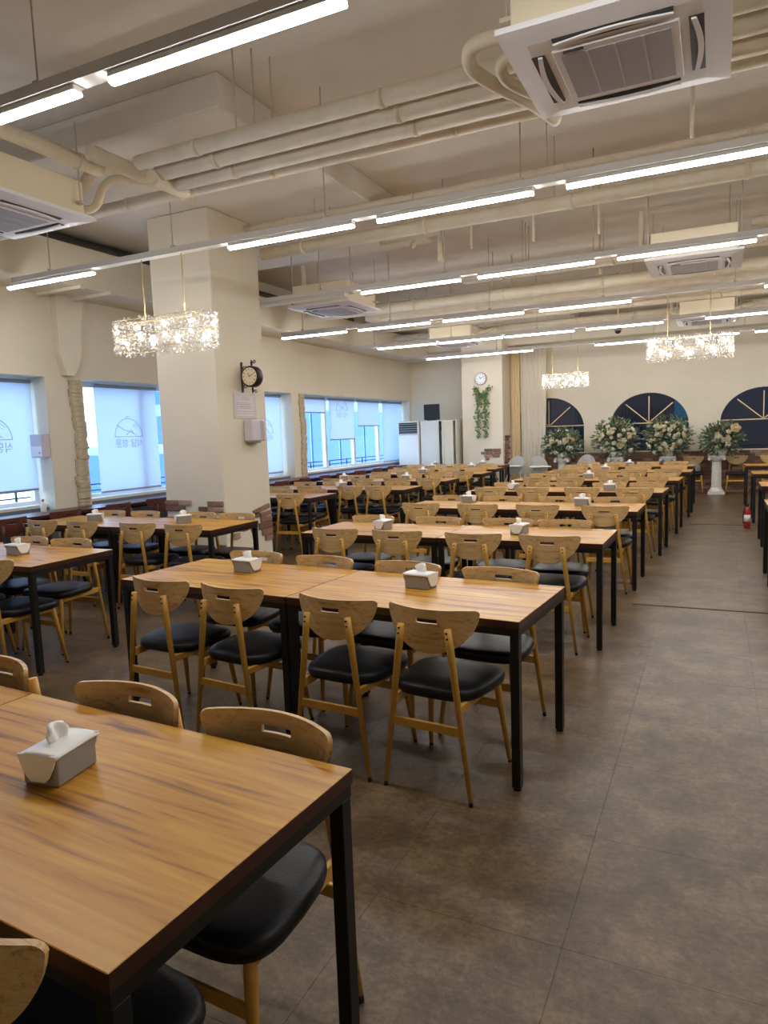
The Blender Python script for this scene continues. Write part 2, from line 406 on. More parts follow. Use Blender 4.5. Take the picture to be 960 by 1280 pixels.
# brick wainscot (bricks only 3 px tall at this distance)
b = B(); z = 0.0; row = 0
while z < 0.90:
    x = -4.5-(row % 2)*0.11
    while x < XR:
        xa = max(x, -4.5); xb = min(x+0.205, XR-0.01)
        if xb-xa > 0.03:
            b.mi = rnd.choice((0, 0, 1, 2)); b.box(xa, YB-0.035+rnd.uniform(-.005, .005), z+0.004, xb, YB, z+0.062)
        x += 0.215
    z += 0.07; row += 1
b.build('brick_wainscot', ['brick', 'brick_dark', 'brick_pale'], wb_, kind='stuff')
B().box(-4.5, YB-0.02, 0, XR, YB, 0.905).build('wainscot_mortar', 'mortar', wb_)
for k, (a, b2) in enumerate(AR[:3]):
    wn = struct(link('window_%d' % (k+4), None))
    c = (a+b2)/2; hw = (b2-a)/2; yb = YB+0.07
    B().box(a, yb-0.012, 1.543, b2, yb+0.012, 1.565).build('muntin', 'gold', wn)
    B().box(c-0.010, yb-0.012, 1.565, c+0.010, yb+0.012, ZA-0.08).build('muntin', 'gold', wn)
    for s_ in (-1, 1):
        L_ = 0.66; dx, dz = s_*math.cos(R(41)), math.sin(R(41))
        n_ = Vector((-dz*s_, 0, abs(dx)))*0.010
        p0 = Vector((c, yb-0.012, 1.56)); p1 = p0+Vector((dx, 0, dz))*L_
        B().prism([p0-n_, p1-n_, p1+n_, p0+n_], (0, 0.024, 0)).build('muntin', 'gold', wn)
    g = B(); n = 24
    pts = [(a, yb+0.03, ZS), (b2, yb+0.03, ZS)]+[(c+hw*math.cos(math.pi*k_/n), yb+0.03, archz(math.cos(math.pi*k_/n))) for k_ in range(n+1)]
    g.prism(pts, (0, 0.006, 0)); g.build('pane', 'arch_glass', wn)
# dim annex behind the arches, with a daylit opening
w = B(); YX = 20.2
w.box(XL, YX, 0, -1.02, YX+0.1, ZC); w.box(-0.72, YX, 0, XR, YX+0.1, ZC); w.box(-1.02, YX, 0, -0.72, YX+0.1, 0.9); w.box(-1.02, YX, 2.25, -0.72, YX+0.1, ZC)
w.box(XL, YB+0.16, 0, XL+0.1, YX, ZC); w.box(XR-0.1, YB+0.16, 0, XR, YX, ZC)
w.box(XL, YB+0.16, -0.1, XR, YX, 0); w.box(XL, YB+0.16, ZC, XR, YX+0.1, ZC+0.1)
struct(w.build('wall_annex', 'annex_dark'))
for k in range(14):
    struct(B().box(-2.35+k*0.085, YX-0.03, 0.5, -2.32+k*0.085, YX-0.001, 2.0).build('wall_annex_slat', 'annex_slat'))
for k, x in enumerate((-3.4, 0.6)):  # unseen fill lamps, added to brighten the annex behind the arches
    t = thing('annex_lamp', ['dim bluish strip lamp in the annex, behind the curtain-side arch', 'dim bluish strip lamp in the annex, behind the aisle-side arch'][k], 'lamp', (x, 18.6, ZC-0.09), 0, 'annex strip lamps')
    B().box(-0.6, -0.05, 0.03, 0.6, 0.05, 0.09, 0.005).build('housing', 'rail_white', t); B().box(-0.58, -0.04, 0, 0.58, 0.04, 0.03, 0.006).build('diffuser', 'led_blue', t)
wn = struct(link('window_7', None)); B().box(-1.02, YX+0.02, 1.55, -0.72, YX+0.05, 1.60).build('window_bar', 'frame_white', wn); B().box(-1.02, YX+0.06, 0.9, -0.72, YX+0.066, 2.25).build('pane', 'blue_glass', wn)  # tinted pane added to dim the overbright sky in this opening

# ---------------------------------------------------------------- the column
cx0, cx1, cy0, cy1 = -5.72, -4.88, 6.10, 6.98
column = struct(B().box(cx0, cy0, 0, cx1, cy1, 3.97, 0.012).build('column', 'wall_paint'))
bricks = {}
def brick(parent, face, u0, u1, z0, z1, tilt=0):
    """face 'f': on y=cy0, u is x; face 'r': on x=cx1, u is y"""
    d = 0.022; m_ = rnd.choice(('brick', 'brick', 'brick_dark', 'brick_pale'))
    wdt = u1-u0; h = z1-z0
    b_ = B(); b_.box(-wdt/2, -d, -h/2, wdt/2, 0.004, h/2, 0.006)
    for v in b_.bm.verts: v.co += Vector((rnd.uniform(-.003, .003), 0, rnd.uniform(-.003, .003)))
    o = b_.build('brick', m_, parent)
    if face[0] == 'f': o.location = ((u0+u1)/2, face[1], (z0+z1)/2); o.rotation_euler = (0, tilt, 0)
    else: o.location = (face[1], (u0+u1)/2, (z0+z1)/2); o.rotation_euler = (0, tilt, math.pi/2)
def brick_run(parent, face, u0, u1, z0, z1):
    n = max(1, round((u1-u0)/0.2)); s_ = (u1-u0)/n
    for k in range(n): brick(parent, face, u0+k*s_+0.003, u0+(k+1)*s_-0.003, z0+0.003, z1-0.003)
FF = ('f', cy0); FR = ('r', cx1)
brick_run(column, FF, -5.72, -5.34, 0.79, 0.855); brick_run(column, FF, -5.72, -5.43, 0.725, 0.79); brick_run(column, FF, -5.72, -5.52, 0.60, 0.725-0.06)
brick_run(column, FF, -5.11, -4.885, 0.785, 0.845); brick_run(column, FF, -5.11, -4.885, 0.72, 0.785); brick_run(column, FF, -5.24, -5.11, 0.725, 0.785)
brick_run(column, FF, -5.31, -5.09, 0.655, 0.72); brick_run(column, FF, -5.2, -4.885, 0.59, 0.655); brick_run(column, FF, -5.5, -5.3, 0.40, 0.46); brick_run(column, FF, -5.0, -4.885, 0.3, 0.36)
brick(column, FR, 6.60, 6.93, 0.655, 0.715, R(-10)); brick(column, FR, 6.74, 6.965, 0.595, 0.65, R(-6)); brick(column, FR, 6.74, 6.965, 0.525, 0.588)
brick(column, FR, 6.62, 6.72, 0.60, 0.66); brick(column, FR, 6.70, 6.965, 0.445, 0.52); brick(column, FR, 6.76, 6.965, 0.365, 0.44); brick(column, FR, 6.82, 6.965, 0.295, 0.36)
brick(column, FR, 6.2, 6.3, 0.62, 0.68); brick(column, FR, 6.22, 6.33, 0.4, 0.47); brick(column, FR, 6.42, 6.56, 0.2, 0.26); brick(column, FR, 6.66, 6.8, 0.12, 0.18); brick(column, FR, 6.55, 6.66, 0.45, 0.51)
# pillar with the wall clock
px0, px1, py0 = -5.52, -4.52, 16.0
pillar = struct(B().box(px0, py0, 0, px1, YB, ZC-0.25, 0.012).build('pillar', 'wall_paint'))
FP = ('f', py0); FQ = ('r', px1)
for (a, b, z0) in ((-4.98, -4.78, 1.02), (-4.77, -4.57, 1.02), (-5.06, -4.96, 0.95), (-4.95, -4.76, 0.95), (-4.75, -4.57, 0.95), (-4.98, -4.80, 0.88), (-4.79, -4.6, 0.88), (-4.95, -4.86, 0.81), (-5.28, -5.1, 0.62)):
    brick(pillar, FP, a, b-0.005, z0, z0+0.062)
for k in range(16):
    z0 = 0.30+k*0.068
    if k % 2: brick(pillar, FQ, 16.12+0.02*(k > 12), 16.33, z0, z0+0.062); brick(pillar, FQ, 16.335, 16.55, z0, z0+0.062)
    else: brick(pillar, FQ, 16.08+0.05*(k > 10), 16.24, z0, z0+0.062); brick(pillar, FQ, 16.245, 16.46, z0, z0+0.062)

# ---------------------------------------------------------------- blinds with the mirrored logo
def text_mesh(body, size, mat):
    cu = bpy.data.curves.new('lettering', 'FONT'); cu.body = body; cu.size = size; cu.align_x = 'CENTER'; cu.extrude = 0.0005
    to = bpy.data.objects.new('tmp', cu); col.objects.link(to)
    dg = bpy.context.evaluated_depsgraph_get(); me = bpy.data.meshes.new_from_object(to.evaluated_get(dg))
    bpy.data.objects.remove(to); me.materials.clear(); me.materials.append(M[mat]); me.name = 'lettering'; return me
let1 = text_mesh('\uc2dd\ub2f9 \ud5a5\uc6b4', 0.13, 'print_grey')
def logo_dome():
    b = B(); pts = arc(0, 0, 0.25, 0, math.pi, 20)
    b.tube([(p[0], 0, p[1]) for p in pts], 0.004, 5)
    b.tube([(-0.25, 0, 0), (0.25, 0, 0)], 0.004, 5)
    b.tube([(-0.03, 0, 0.275), (0.03, 0, 0.275)], 0.004, 5)
    b.tube([(-0.2, 0, 0.16), (-0.1, 0, 0.1), (0.02, 0, 0.07), (0.14, 0, 0.02)], 0.004, 5)
    b.tube([(0.14, 0, 0.12), (0.09, 0, 0.15), (0.12, 0, 0.18), (0.17, 0, 0.14)], 0.003, 5)
    b.tube([(-0.05, 0, 0.02), (0.05, 0, 0.09), (0.1, 0, 0.03)], 0.004, 5)
    return b.mesh('logo_dome', 'print_grey')
dome_me = logo_dome()
blinds = [(0.98, 2.1, 0.95), (2.24, 3.36, 1.0), (3.48, 4.56, 1.0), (4.69, 5.79, 0.99), (6.72, 7.86, 0.86), (8.05, 9.15, 0.86), (9.28, 9.95, 0.86), (10.02, 11.1, 0.86),
          (11.70, 12.75, 1.99), (12.92, 14.06, 1.42), (14.23, 15.37, 1.71), (15.54, 16.70, 0.82)]
bl = ['fully lowered roller blind beside the towel box jamb' , 'wide roller blind lowered beside brick-trimmed column, dome logo showing']
for k, (a, b2, zb) in enumerate(blinds):
    if k < 3: lab = 'white roller blind, %s from the jamb dispenser in its window bay' % ORD[3-k]
    else: lab = ['', '', '', 'white roller blind lowered beside white jamb dispenser, glass strip below', 'white dome-logo roller blind between stone strip and brick-trimmed column', 'white roller blind directly behind the brick-trimmed column', 'narrow white roller blind behind the brick-trimmed column', 'white roller blind just past the brick-trimmed column',
                'shortest roller blind, raised high next to second stone strip', 'roller blind lowered halfway, between the shortest and the square one', 'roller blind raised above middle, next to the full-length blind', 'full-length pale roller blind beside the standing air conditioner'][k]
    t = thing('roller_blind', lab, 'blind', (XW+0.09, (a+b2)/2, zb), 0, 'roller blinds on the window wall')
    hw = (b2-a)/2; H = 2.29-zb
    B().box(-0.001, -hw+0.01, 0.02, 0.001, hw-0.01, H).build('cloth', 'blind_cloth', t)
    B().tube([(0, -hw, H), (0, hw, H)], 0.024, 10).build('roller', 'blind_rail', t)
    B().box(-0.006, -hw+0.01, 0, 0.006, hw-0.01, 0.024).build('bottom_bar', 'blind_rail', t)
    if k in (0, 1, 2, 3, 4, 5, 6, 7, 9):
        zl = 1.61-zb if k != 9 else 2.06-zb
        link('logo_dome', dome_me, t, (0.005, 0, zl), (0, 0, math.pi/2))
        link('lettering', let1, t, (0.004, 0, zl-0.14), (math.pi/2, 0, -math.pi/2), kind='stuff')
# guard rails outside the panes
for k, (a, b) in enumerate(bays):
    t = thing('guard_rail', ['thin dark guard rail outside window before the jamb dispenser', 'thin dark guard rail outside window behind the brick-trimmed column', 'thin dark guard rail outside the window near standing air conditioner'][k], 'railing', (XW-0.1, (a+b)/2, 0.80), 0, 'window guard rails')
    h = (b-a)/2
    for z in (0.09, 0.17): B().box(-0.01, -h, z, 0.01, h, z+0.018).build('bar', 'rail_black', t)
    y = -h+0.02
    while y < h:
        B().box(-0.011, y, 0, 0.011, y+0.02, 0.17).build('post', 'rail_black', t); y += 0.78
# buildings outside
def building(label, x, y, wx, wy, h, nx, nz, z0=-8):
    t = thing('office_building', label, 'building', (x, y, z0))
    B().box(-wx/2, -wy/2, 0, wx/2, wy/2, h).build('wall', 'facade', t)
    sy, sz = wy/nx, h/nz
    me = B().box(0, 0.12, 0.3, 0.08, sy-0.12, sz-0.3).mesh('window', 'facade_glass')
    for i in range(nx):
        for k in range(nz): link('window', me, t, (wx/2, -wy/2+i*sy, k*sz))
    me2 = B().box(0.12, 0, 0.3, (wx/3)-0.12, 0.08, sz-0.3).mesh('window', 'facade_glass')
    for i in range(3):
        for k in range(nz): link('window', me2, t, (-wx/2+i*wx/3, -wy/2-0.08, k*sz))
building('pale office building with blue glazing outside the far window bay', -24, 40, 10, 24, 26, 8, 7)
building('low pale annexe with blue glazing across the street', -19, 22, 6, 7, 9.4, 4, 3)
struct(B().box(-90, -40, -8.2, XL-0.8, 120, -8.0).build('ground_street', 'concrete'))

# ================================================================ CEILING SERVICES
def rail_name(k): return ['sixth ceiling rail from flower wall', 'fifth ceiling rail from flower wall', 'fourth ceiling rail from flower wall', 'third ceiling rail from flower wall', 'second ceiling rail from flower wall', 'ceiling rail nearest the flower wall'][k]
ZL = 3.13
rails = [(2.5, [(-5.31, 1), (-3.90, 1), (-2.49, 1), (-1.08, 1), (0.33, 1), (1.74, 1)]),
         (5.0, [(-6.59, 1), (-3.78, 1), (-2.37, 1), (-0.945, 1), (0.47, 1), (1.88, 1)]),
         (7.35, [(-5.13, 0), (-3.72, 1), (-2.32, 1), (-0.90, 1), (0.52, 1), (1.92, 1)]),
         (9.88, [(-6.50, 1), (-5.08, 1), (-3.67, 1), (-2.24, 1), (0.5, 1), (1.9, 1)]),
         (12.25, [(-5.89, 1), (-4.64, 1), (-3.40, 1), (-2.0, 1), (-0.18, 1), (1.2, 1)]),
         (14.7, [(-5.87, 1), (-4.69, 1), (-2.23, 1), (-0.85, 1), (0.61, 1), (2.0, 1)])]
LL = 1.20
batten_h = B().box(0, -0.028, 0.02, LL, 0.028, 0.05, 0.004).mesh('housing', 'rail_white')
def diffuser(mat):
    b = B(); pts = [(0.003, 0.027*math.cos(a), 0.018+0.020*math.sin(a)) for a in [math.pi*(1+k/8) for k in range(9)]]
    b.prism(pts, (LL-0.006, 0, 0)); return b.mesh('diffuser', mat)
dif_on, dif_off = diffuser('led'), diffuser('diffuser_off')
for k, (y, lamps) in enumerate(rails):
    t = thing('light_rail', 'long white lighting channel hung on wires, ' + rail_name(k), 'lighting rail', (0, y, ZL+0.05), 0, 'lighting rails under the ceiling')
    b = B(); b.box(-6.5, -0.038, 0, 4.6, 0.038, 0.004); b.box(-6.5, -0.042, 0, 4.6, -0.038, 0.05); b.box(-6.5, 0.038, 0, 4.6, 0.042, 0.05)
    b.box(-6.5, -0.038, 0.046, 4.6, -0.02, 0.05); b.box(-6.5, 0.02, 0.046, 4.6, 0.038, 0.05)
    b.build('channel', 'rail_white', t)
    x = -6.1+0.13*(k % 3)
    top = ZC-(ZL+0.05)
    while x < 4.6:
        B().tube([(x, 0, 0.03), (x, 0, top-(0.25 if (4.41 < y < 8.75 and x < -3.36) or (y > 14.3 and x < -2.9) else 0))], 0.005, 6).box(x-0.018, -0.018, 0.02, x+0.018, 0.018, 0.075).build('hanger_rod', 'wire', t)
        x += 1.57
    for i, (xa, on) in enumerate(lamps):
        lt = thing('led_batten', ('unlit' if not on else 'glowing') + ' white LED batten light, %s from window wall, on %s' % (ORD[i], rail_name(k)), 'ceiling light', (xa, y, ZL), 0, 'LED battens on the ceiling rails')
        link('housing', batten_h, lt); link('diffuser', dif_on if on else dif_off, lt)
# ---- cassette air conditioners
def cassette():
    t = thing('cassette_air_conditioner', '', 'air conditioner', (0, 0, 0), 0, 'cassette air conditioners')
    B().box(-0.42, -0.42, 0.03, 0.42, 0.42, 0.31, 0.01).build('casing', 'ac_case', t)
    # panel with bevelled rim
    b = B(); h = 0.475
    b.prism([(-h, -h, 0.02), (h, -h, 0.02), (h, h, 0.02), (-h, h, 0.02)], (0, 0, 0.025))
    o1 = [(-h, -h), (h, -h), (h, h), (-h, h)]; i1_ = [(-.36, -.36), (.36, -.36), (.36, .36), (-.36, .36)]
    for k in range(4):
        p, q, s_, u = o1[k], o1[(k+1) % 4], i1_[(k+1) % 4], i1_[k]
        b.poly([(p[0], p[1], 0.02), (q[0], q[1], 0.02), (s_[0], s_[1], 0.0), (u[0], u[1], 0.0)])
    b.poly([(x, y, 0) for x, y in i1_])
    pn = b.build('panel', 'ac_white', t)
    g = B(); g.box(-0.27, -0.27, -0.012, 0.27, 0.27, 0.0, 0.004); gr = g.build('grille_frame', 'ac_white', t)
    g = B(); g.box(-0.235, -0.225, -0.016, 0.235, 0.225, -0.0125); g.build('grille', 'ac_grille', gr)
    for x in (-0.12, 0.0, 0.12): B().box(x-0.004, -0.225, -0.019, x+0.004, 0.225, -0.016).build('grille_rib', 'ac_rib', gr)
    for k in range(4):
        a = k*math.pi/2; rot = Matrix.Rotation(a, 4, 'Z')
        b = B(); b.box(-0.25, 0.305, -0.004, 0.25, 0.365, 0.002, 0, mat=rot); ou = b.build('outlet', 'ac_dark', t)
        # curved flap
        b = B(); n = 10
        pts = [(-0.25+0.5*i/n, 0.315+0.022*math.sin(math.pi*i/n)) for i in range(n+1)]+[(0.25-0.5*i/n, 0.335+0.026*math.sin(math.pi*(1-i/n))) for i in range(n+1)]
        b.prism([rot @ Vector((x, y, -0.014)) for x, y in pts], (0, 0, 0.008)); b.build('flap', 'ac_white', ou)
    B().box(-0.22, -0.262, -0.0175, -0.13, -0.245, -0.0122).build('badge', 'ac_dark', t)
    for sx in (-1, 1):
        for sy in (-1, 1):
            B().tube([(sx*0.45, sy*0.36, 0.12), (sx*0.45, sy*0.36, 0.72)], 0.006, 6).box(sx*0.45-0.03, sy*0.36-0.02, 0.12, sx*0.45+0.03, sy*0.36+0.02, 0.14).build('hanger_rod', 'wire', t)
    return t
ac0 = cassette(); ZA_ = 3.235
acs = [(-0.44, 3.68, 'grey-grilled cassette air conditioner hanging beside bundled pipes, farthest from flower wall', 0), (-4.88, 3.68, 'cassette air conditioner with arching hoses, window side, farthest from flower wall', 0),
       (-4.80, 8.65, 'cassette air conditioner just behind the brick-trimmed column', 0), (-0.25, 8.62, 'cassette air conditioner above aisle row, between fourth and third rails from flower wall', 0),
       (-0.18, 13.40, 'cassette air conditioner above aisle row, nearest the flower wall', 0), (-4.70, 13.40, 'cassette air conditioner on window side, nearest the flower wall', 0)]
for k, (x, y, lab, rz) in enumerate(acs):
    if k == 0: ac0.location = (x, y, ZA_); ac0['label'] = lab
    else: clone(ac0, (x, y, ZA_), rz, lab)
# ---- pipes
def smooth(pts, n=6):
    pts = [Vector(p) for p in pts]; out = []
    for i in range(len(pts)-1):
        p0, p1, p2, p3 = pts[max(i-1, 0)], pts[i], pts[i+1], pts[min(i+2, len(pts)-1)]
        for k in range(n):
            t = k/n; out.append(0.5*((2*p1)+(-p0+p2)*t+(2*p0-5*p1+4*p2-p3)*t*t+(-p0+3*p1-3*p2+p3)*t**3))
    return out+[pts[-1]]
def pipe(label, pts, rad, curved=False, group='painted ceiling pipes', cat='pipe', mat='pipe_paint', seg=14, hang=None, name='ceiling_pipe'):
    p = smooth(pts) if curved else [Vector(q) for q in pts]
    o0 = p[0].copy()
    t = thing(name, label, cat, o0, 0, group)
    B().tube([q-o0 for q in p], rad, seg).build('pipe_body', mat, t)
    if not curved:
        d = (p[-1]-p[0]); L_ = d.length; d.normalize(); s_ = 0.55
        while s_ < L_-0.1:
            c = d*s_; B().tube([c-d*0.018, c+d*0.018], rad+0.006, seg).build('clamp', 'pipe_paint', t); s_ += 1.45
        s_ = 0.9
        while hang and s_ < L_-0.1:
            c = d*s_; B().tube([c+Vector((0, 0, rad)), Vector((c.x, c.y, hang-o0.z))], 0.006, 6).build('hanger_rod', 'wire', t); s_ += 2.4
    return t
for k, (y, z, rad, xa) in enumerate(((4.12, 3.58, .052, -3.9), (4.27, 3.54, .056, -3.85), (4.42, 3.50, .052, -3.8), (4.62, 3.52, .05, -6.5))):
    pipe('cream painted pipe, %s of the four bundled beside the hanging air conditioner' % ORD[k], [(xa, y, z), (4.9, y, z)], rad, hang=3.96 if k == 3 else 4.2)
pipe('cream vertical header pipe joining the bundled ceiling pipes', [(-3.86, 4.20, 3.50), (-3.86, 4.55, 3.50), (-3.86, 4.58, 3.62), (-3.86, 4.58, 3.72)], .055, True)
pipe('long cream pipe running toward the brick-trimmed column', [(-4.32, -2.4, 3.62), (-4.32, 4.15, 3.62)], .055, hang=4.2)
pipe('short cream pipe ending at the bundled pipes', [(-4.20, 3.95, 3.66), (-4.10, 4.95, 3.60)], .06)
pipe('upper cream hose arching from window-side air conditioner', [(-4.72, 4.05, 3.42), (-4.62, 4.2, 3.52), (-4.45, 4.2, 3.66), (-4.3, 4.2, 3.68), (-4.2, 4.22, 3.66)], .04, True, 'air conditioner hoses', 'hose')
pipe('lower cream hose arching from window-side air conditioner', [(-4.70, 4.10, 3.36), (-4.58, 4.3, 3.42), (-4.45, 4.3, 3.56), (-4.3, 4.32, 3.60), (-4.12, 4.5, 3.58), (-3.98, 4.72, 3.55)], .033, True, 'air conditioner hoses', 'hose')
pipe('thin black wire looped above window-side air conditioner', [(-4.9, 4.05, 3.55), (-4.85, 4.1, 3.68), (-4.75, 4.1, 3.66), (-4.68, 4.1, 3.54)], .007, True, 'loose ceiling wires', 'wire', 'rail_black', 6, name='ceiling_wire')
pipe('bent cream hose curling from hanging air conditioner', [(-0.85, 3.55, 3.42), (-1.02, 3.52, 3.42), (-1.14, 3.56, 3.42), (-1.17, 3.66, 3.38), (-1.10, 3.85, 3.36), (-0.98, 4.15, 3.36), (-0.9, 4.45, 3.36)], .036, True, 'air conditioner hoses', 'hose')
pipe('thin cream hose beside bent hose of hanging air conditioner', [(-0.85, 3.62, 3.36), (-1.0, 3.64, 3.36), (-1.02, 3.8, 3.34), (-0.92, 4.1, 3.36), (-0.86, 4.3, 3.4)], .03, True, 'air conditioner hoses', 'hose')
pipe('single cream pipe between fifth and fourth rails from flower wall', [(-4.7, 6.82, 3.60), (4.9, 6.82, 3.60)], .065, hang=4.2)
pipe('thin cream conduit between fifth and fourth rails from flower wall', [(-4.7, 6.5, 3.8), (4.9, 6.5, 3.8)], .03, hang=4.2)
for k, (y, z, rad) in enumerate(((8.62, 3.62, .05), (9.2, 3.6, .055), (9.36, 3.58, .045), (9.52, 3.6, .05))):
    pipe('cream pipe, %s of four behind the fourth rail from flower wall' % ORD[k], [(-3.2 if k else 0.3, y, z), (4.9, y, z)], rad, hang=4.2)
pipe('fat cream pipe behind third rail from flower wall', [(-6.4, 10.55, 3.56), (4.9, 10.55, 3.56)], .085, hang=4.2)
for k, (y, z, rad) in enumerate(((13.0, 3.6, .05), (13.9, 3.55, .055), (14.05, 3.55, .05))):
    pipe('cream pipe, %s of three before the rail nearest flower wall' % ORD[k], [(-6.3, y, z), (4.9, y, z)], rad, hang=3.95)
for k, (x, y) in enumerate(((-4.80, 8.65), (-0.25, 8.62), (-0.18, 13.4), (-4.7, 13.4))):
    nm = ['air conditioner behind the brick-trimmed column', 'aisle air conditioner at fourth rail', 'aisle air conditioner nearest flower wall', 'window-side air conditioner nearest flower wall'][k]
    pipe('cream bent hose at ' + nm, [(x+0.42, y+0.1, ZA_+.2), (x+0.6, y+0.1, ZA_+.22), (x+0.68, y+0.2, ZA_+.26), (x+0.66, y+0.6, ZA_+.34)], .04, True, 'air conditioner hoses', 'hose')
    pipe('second bent hose at ' + nm, [(x-0.42, y+0.1, ZA_+.2), (x-0.55, y+0.1, ZA_+.24), (x-0.56, y+0.12, ZA_+.5), (x-0.56, y+0.12, ZA_+.7)], .03, True, 'air conditioner hoses', 'hose')
# square duct, soffit duct, conduits
def duct(label, x0, y0, z0, x1, y1, z1, mat='pipe_paint'):
    t = thing('ceiling_duct', label, 'duct', ((x0+x1)/2, (y0+y1)/2, z0), 0, 'ceiling ducts')
    hx, hy, h = (x1-x0)/2, (y1-y0)/2, z1-z0
    B().box(-hx, -hy, 0, hx, hy, h, 0.006).build('duct_body', mat, t)
    s_ = -hx+0.8
    if hx > hy:
        while s_ < hx: B().box(s_-0.015, -hy-0.012, -0.012, s_+0.015, hy+0.012, h+0.012).build('flange', mat, t); s_ += 1.2
    for q in (-0.8, 0.8):
        B().tube([(q*hx, hy+0.03, 0), (q*hx, hy+0.03, ZC-z0-0.25*(y0 > 14))], 0.006, 6).build('hanger_rod', 'wire', t)
duct('flat cream duct between third and second rails from flower wall', -5.6, 11.15, 3.5, 4.6, 11.5, 3.72)
duct('flat cream duct behind the second rail from flower wall', -6.3, 12.75, 3.62, 1.5, 12.95, 3.8)
t = thing('round_duct', 'dark round metal duct lying on the window-wall beam', 'duct', (-6.86, 7.0, 3.858))
B().tube([(0, -6, 0), (0, 6, 0)], 0.085, 16).build('duct_body', 'duct_metal', t)
for k in range(9): B().tube([(0, -5.5+k*1.3, 0), (0, -5.46+k*1.3, 0)], 0.09, 16).build('seam', 'duct_metal', t)
# boxed conduit bars at the window-wall beam
for k, y in enumerate((5.8, 6.24)):
    tag(B().box(-0.36, -0.03, 0, 0.36, 0.03, 0.04, 0.004).build('curtain_bracket', 'pipe_paint', loc=(-6.80, y, 3.259)), ['short cream bar under the beam, before the torn pilaster', 'short cream bar under the beam at the torn pilaster'][k], 'bracket', 'bars under the beam')
# bracket conduit dropping from the ceiling behind column
pipe('cream angled conduit dropping behind the brick-trimmed column', [(-3.9, 8.3, 4.18), (-3.9, 8.3, 3.95), (-3.1, 8.3, 3.95), (-3.1, 8.3, 3.6)], .04)
for k, (x, y) in enumerate(((-3.0, 8.0), (-2.6, 8.0), (-1.9, 8.1), (-1.5, 10.3), (-1.2, 8.2), (-0.9, 11.0), (-2.9, 10.9), (-5.6, 9.6), (-6.1, 11.4), (-0.2, 5.9))):
    pipe('thin vertical conduit from ceiling near %s' % ['bracket behind the column', 'angled conduit behind the column', 'fourth rail from flower wall', 'fat cream pipe', 'aisle air conditioner at fourth rail', 'flat cream duct over aisle', 'flat cream duct at window side', 'air conditioner behind the column', 'window-wall beam end', 'bundled pipes over the aisle'][k],
         [(x, y, 4.2 if not (x < -3.36 and y < 8.75) else 3.96), (x, y, 3.62)], .016, group='thin vertical conduits', seg=8)
# dome camera
t = thing('dome_camera', 'small dark dome camera under the ceiling near flower wall', 'camera', (-1.62, 13.3, 3.16))
B().tube([(0, 0, 0.08), (0, 0, ZC-3.16)], 0.012, 8).build('stem', 'pipe_paint', t)
B().lathe([(0.02, 0.1), (0.06, 0.09), (0.065, 0.05), (0.06, 0.045)]).build('housing', 'plastic_grey', t)
B().lathe([(0.055, 0.045), (0.05, 0.02), (0.03, 0.0), (0.005, -0.006)]).build('lens_dome', 'ac_dark', t)

# ---------------------------------------------------------------- chandeliers
def chandelier(label, x, y, seed, hl=0.52, zc=2.50, rods=(-0.24, 0.26), warm=False):
    rg = random.Random(seed)
    t = thing('crystal_chandelier', label, 'chandelier', (x, y, zc-0.16), 0, 'crystal chandeliers')
    hw = 0.15
    def ring(s_):      # stadium path
        L1 = 2*(hl-hw); P = 2*L1+2*math.pi*hw; s_ = s_ % P
        if s_ < L1: return (-hl+hw+s_, -hw)
        s_ -= L1
        if s_ < math.pi*hw: a = -math.pi/2+s_/hw; return (hl-hw+hw*math.cos(a), hw*math.sin(a))
        s_ -= math.pi*hw
        if s_ < L1: return (hl-hw-s_, hw)
        s_ -= L1; a = math.pi/2+s_/hw; return (-hl+hw+hw*math.cos(a), hw*math.sin(a))
    P = 4*(hl-hw)+2*math.pi*hw
    for z in (0.03, 0.16, 0.29):
        B().tube([(ring(P*k/48)[0], ring(P*k/48)[1], z) for k in range(49)], 0.004, 6, cap=False).build('frame_ring', 'gold', t)
    for q in rods: B().tube([(q, 0, 0.29), (q, 0, ZL+0.05-(zc-0.16))], 0.006, 8).build('suspension_rod', 'gold', t)
    B().box(-hl+0.1, -0.008, 0.28, hl-0.1, 0.008, 0.296).build('cross_bar', 'gold', t)
    b = B()
    for k in range(2000):
        s_ = rg.uniform(0, P); px, py = ring(s_); z = 0.15+0.155*rg.uniform(-1, 1); q = rg.uniform(0.86, 1.12)
        a = rg.uniform(.006, .015)
        b.octa((px*(1+rg.uniform(-.02, .03)), py*q, z), a*rg.uniform(.5, 1.3), a*rg.uniform(.5, 1.3), a*rg.uniform(.6, 1.4))
    b.build('crystals', 'crystal', t, kind='stuff')
    me = B().lathe([(0.002, -0.016), (0.012, -0.011), (0.016, 0.0), (0.012, 0.011), (0.002, 0.016)], seg=10).mesh('bulb', 'bulb')
    for k in range(16):
        px, py = ring(P*(k+0.3)/16); link('bulb', me, t, (px*0.95, py*0.85, (0.10, 0.2)[k % 2]+rg.uniform(-.02, .02)))
    return t
chandelier('oval crystal chandelier hanging in front of the brick-trimmed column', -4.56, 5.0, 1, 0.555, 2.505, (-0.22, 0.25))
chandelier('oval crystal chandelier hanging near white curtain at flower wall', -2.83, 14.7, 2, 0.46, 2.49, (-0.25, 0.26))
chandelier('oval crystal chandelier above the aisle end of the rows', -0.33, 9.88, 3, 0.50, 2.49, (-0.26, 0.24))

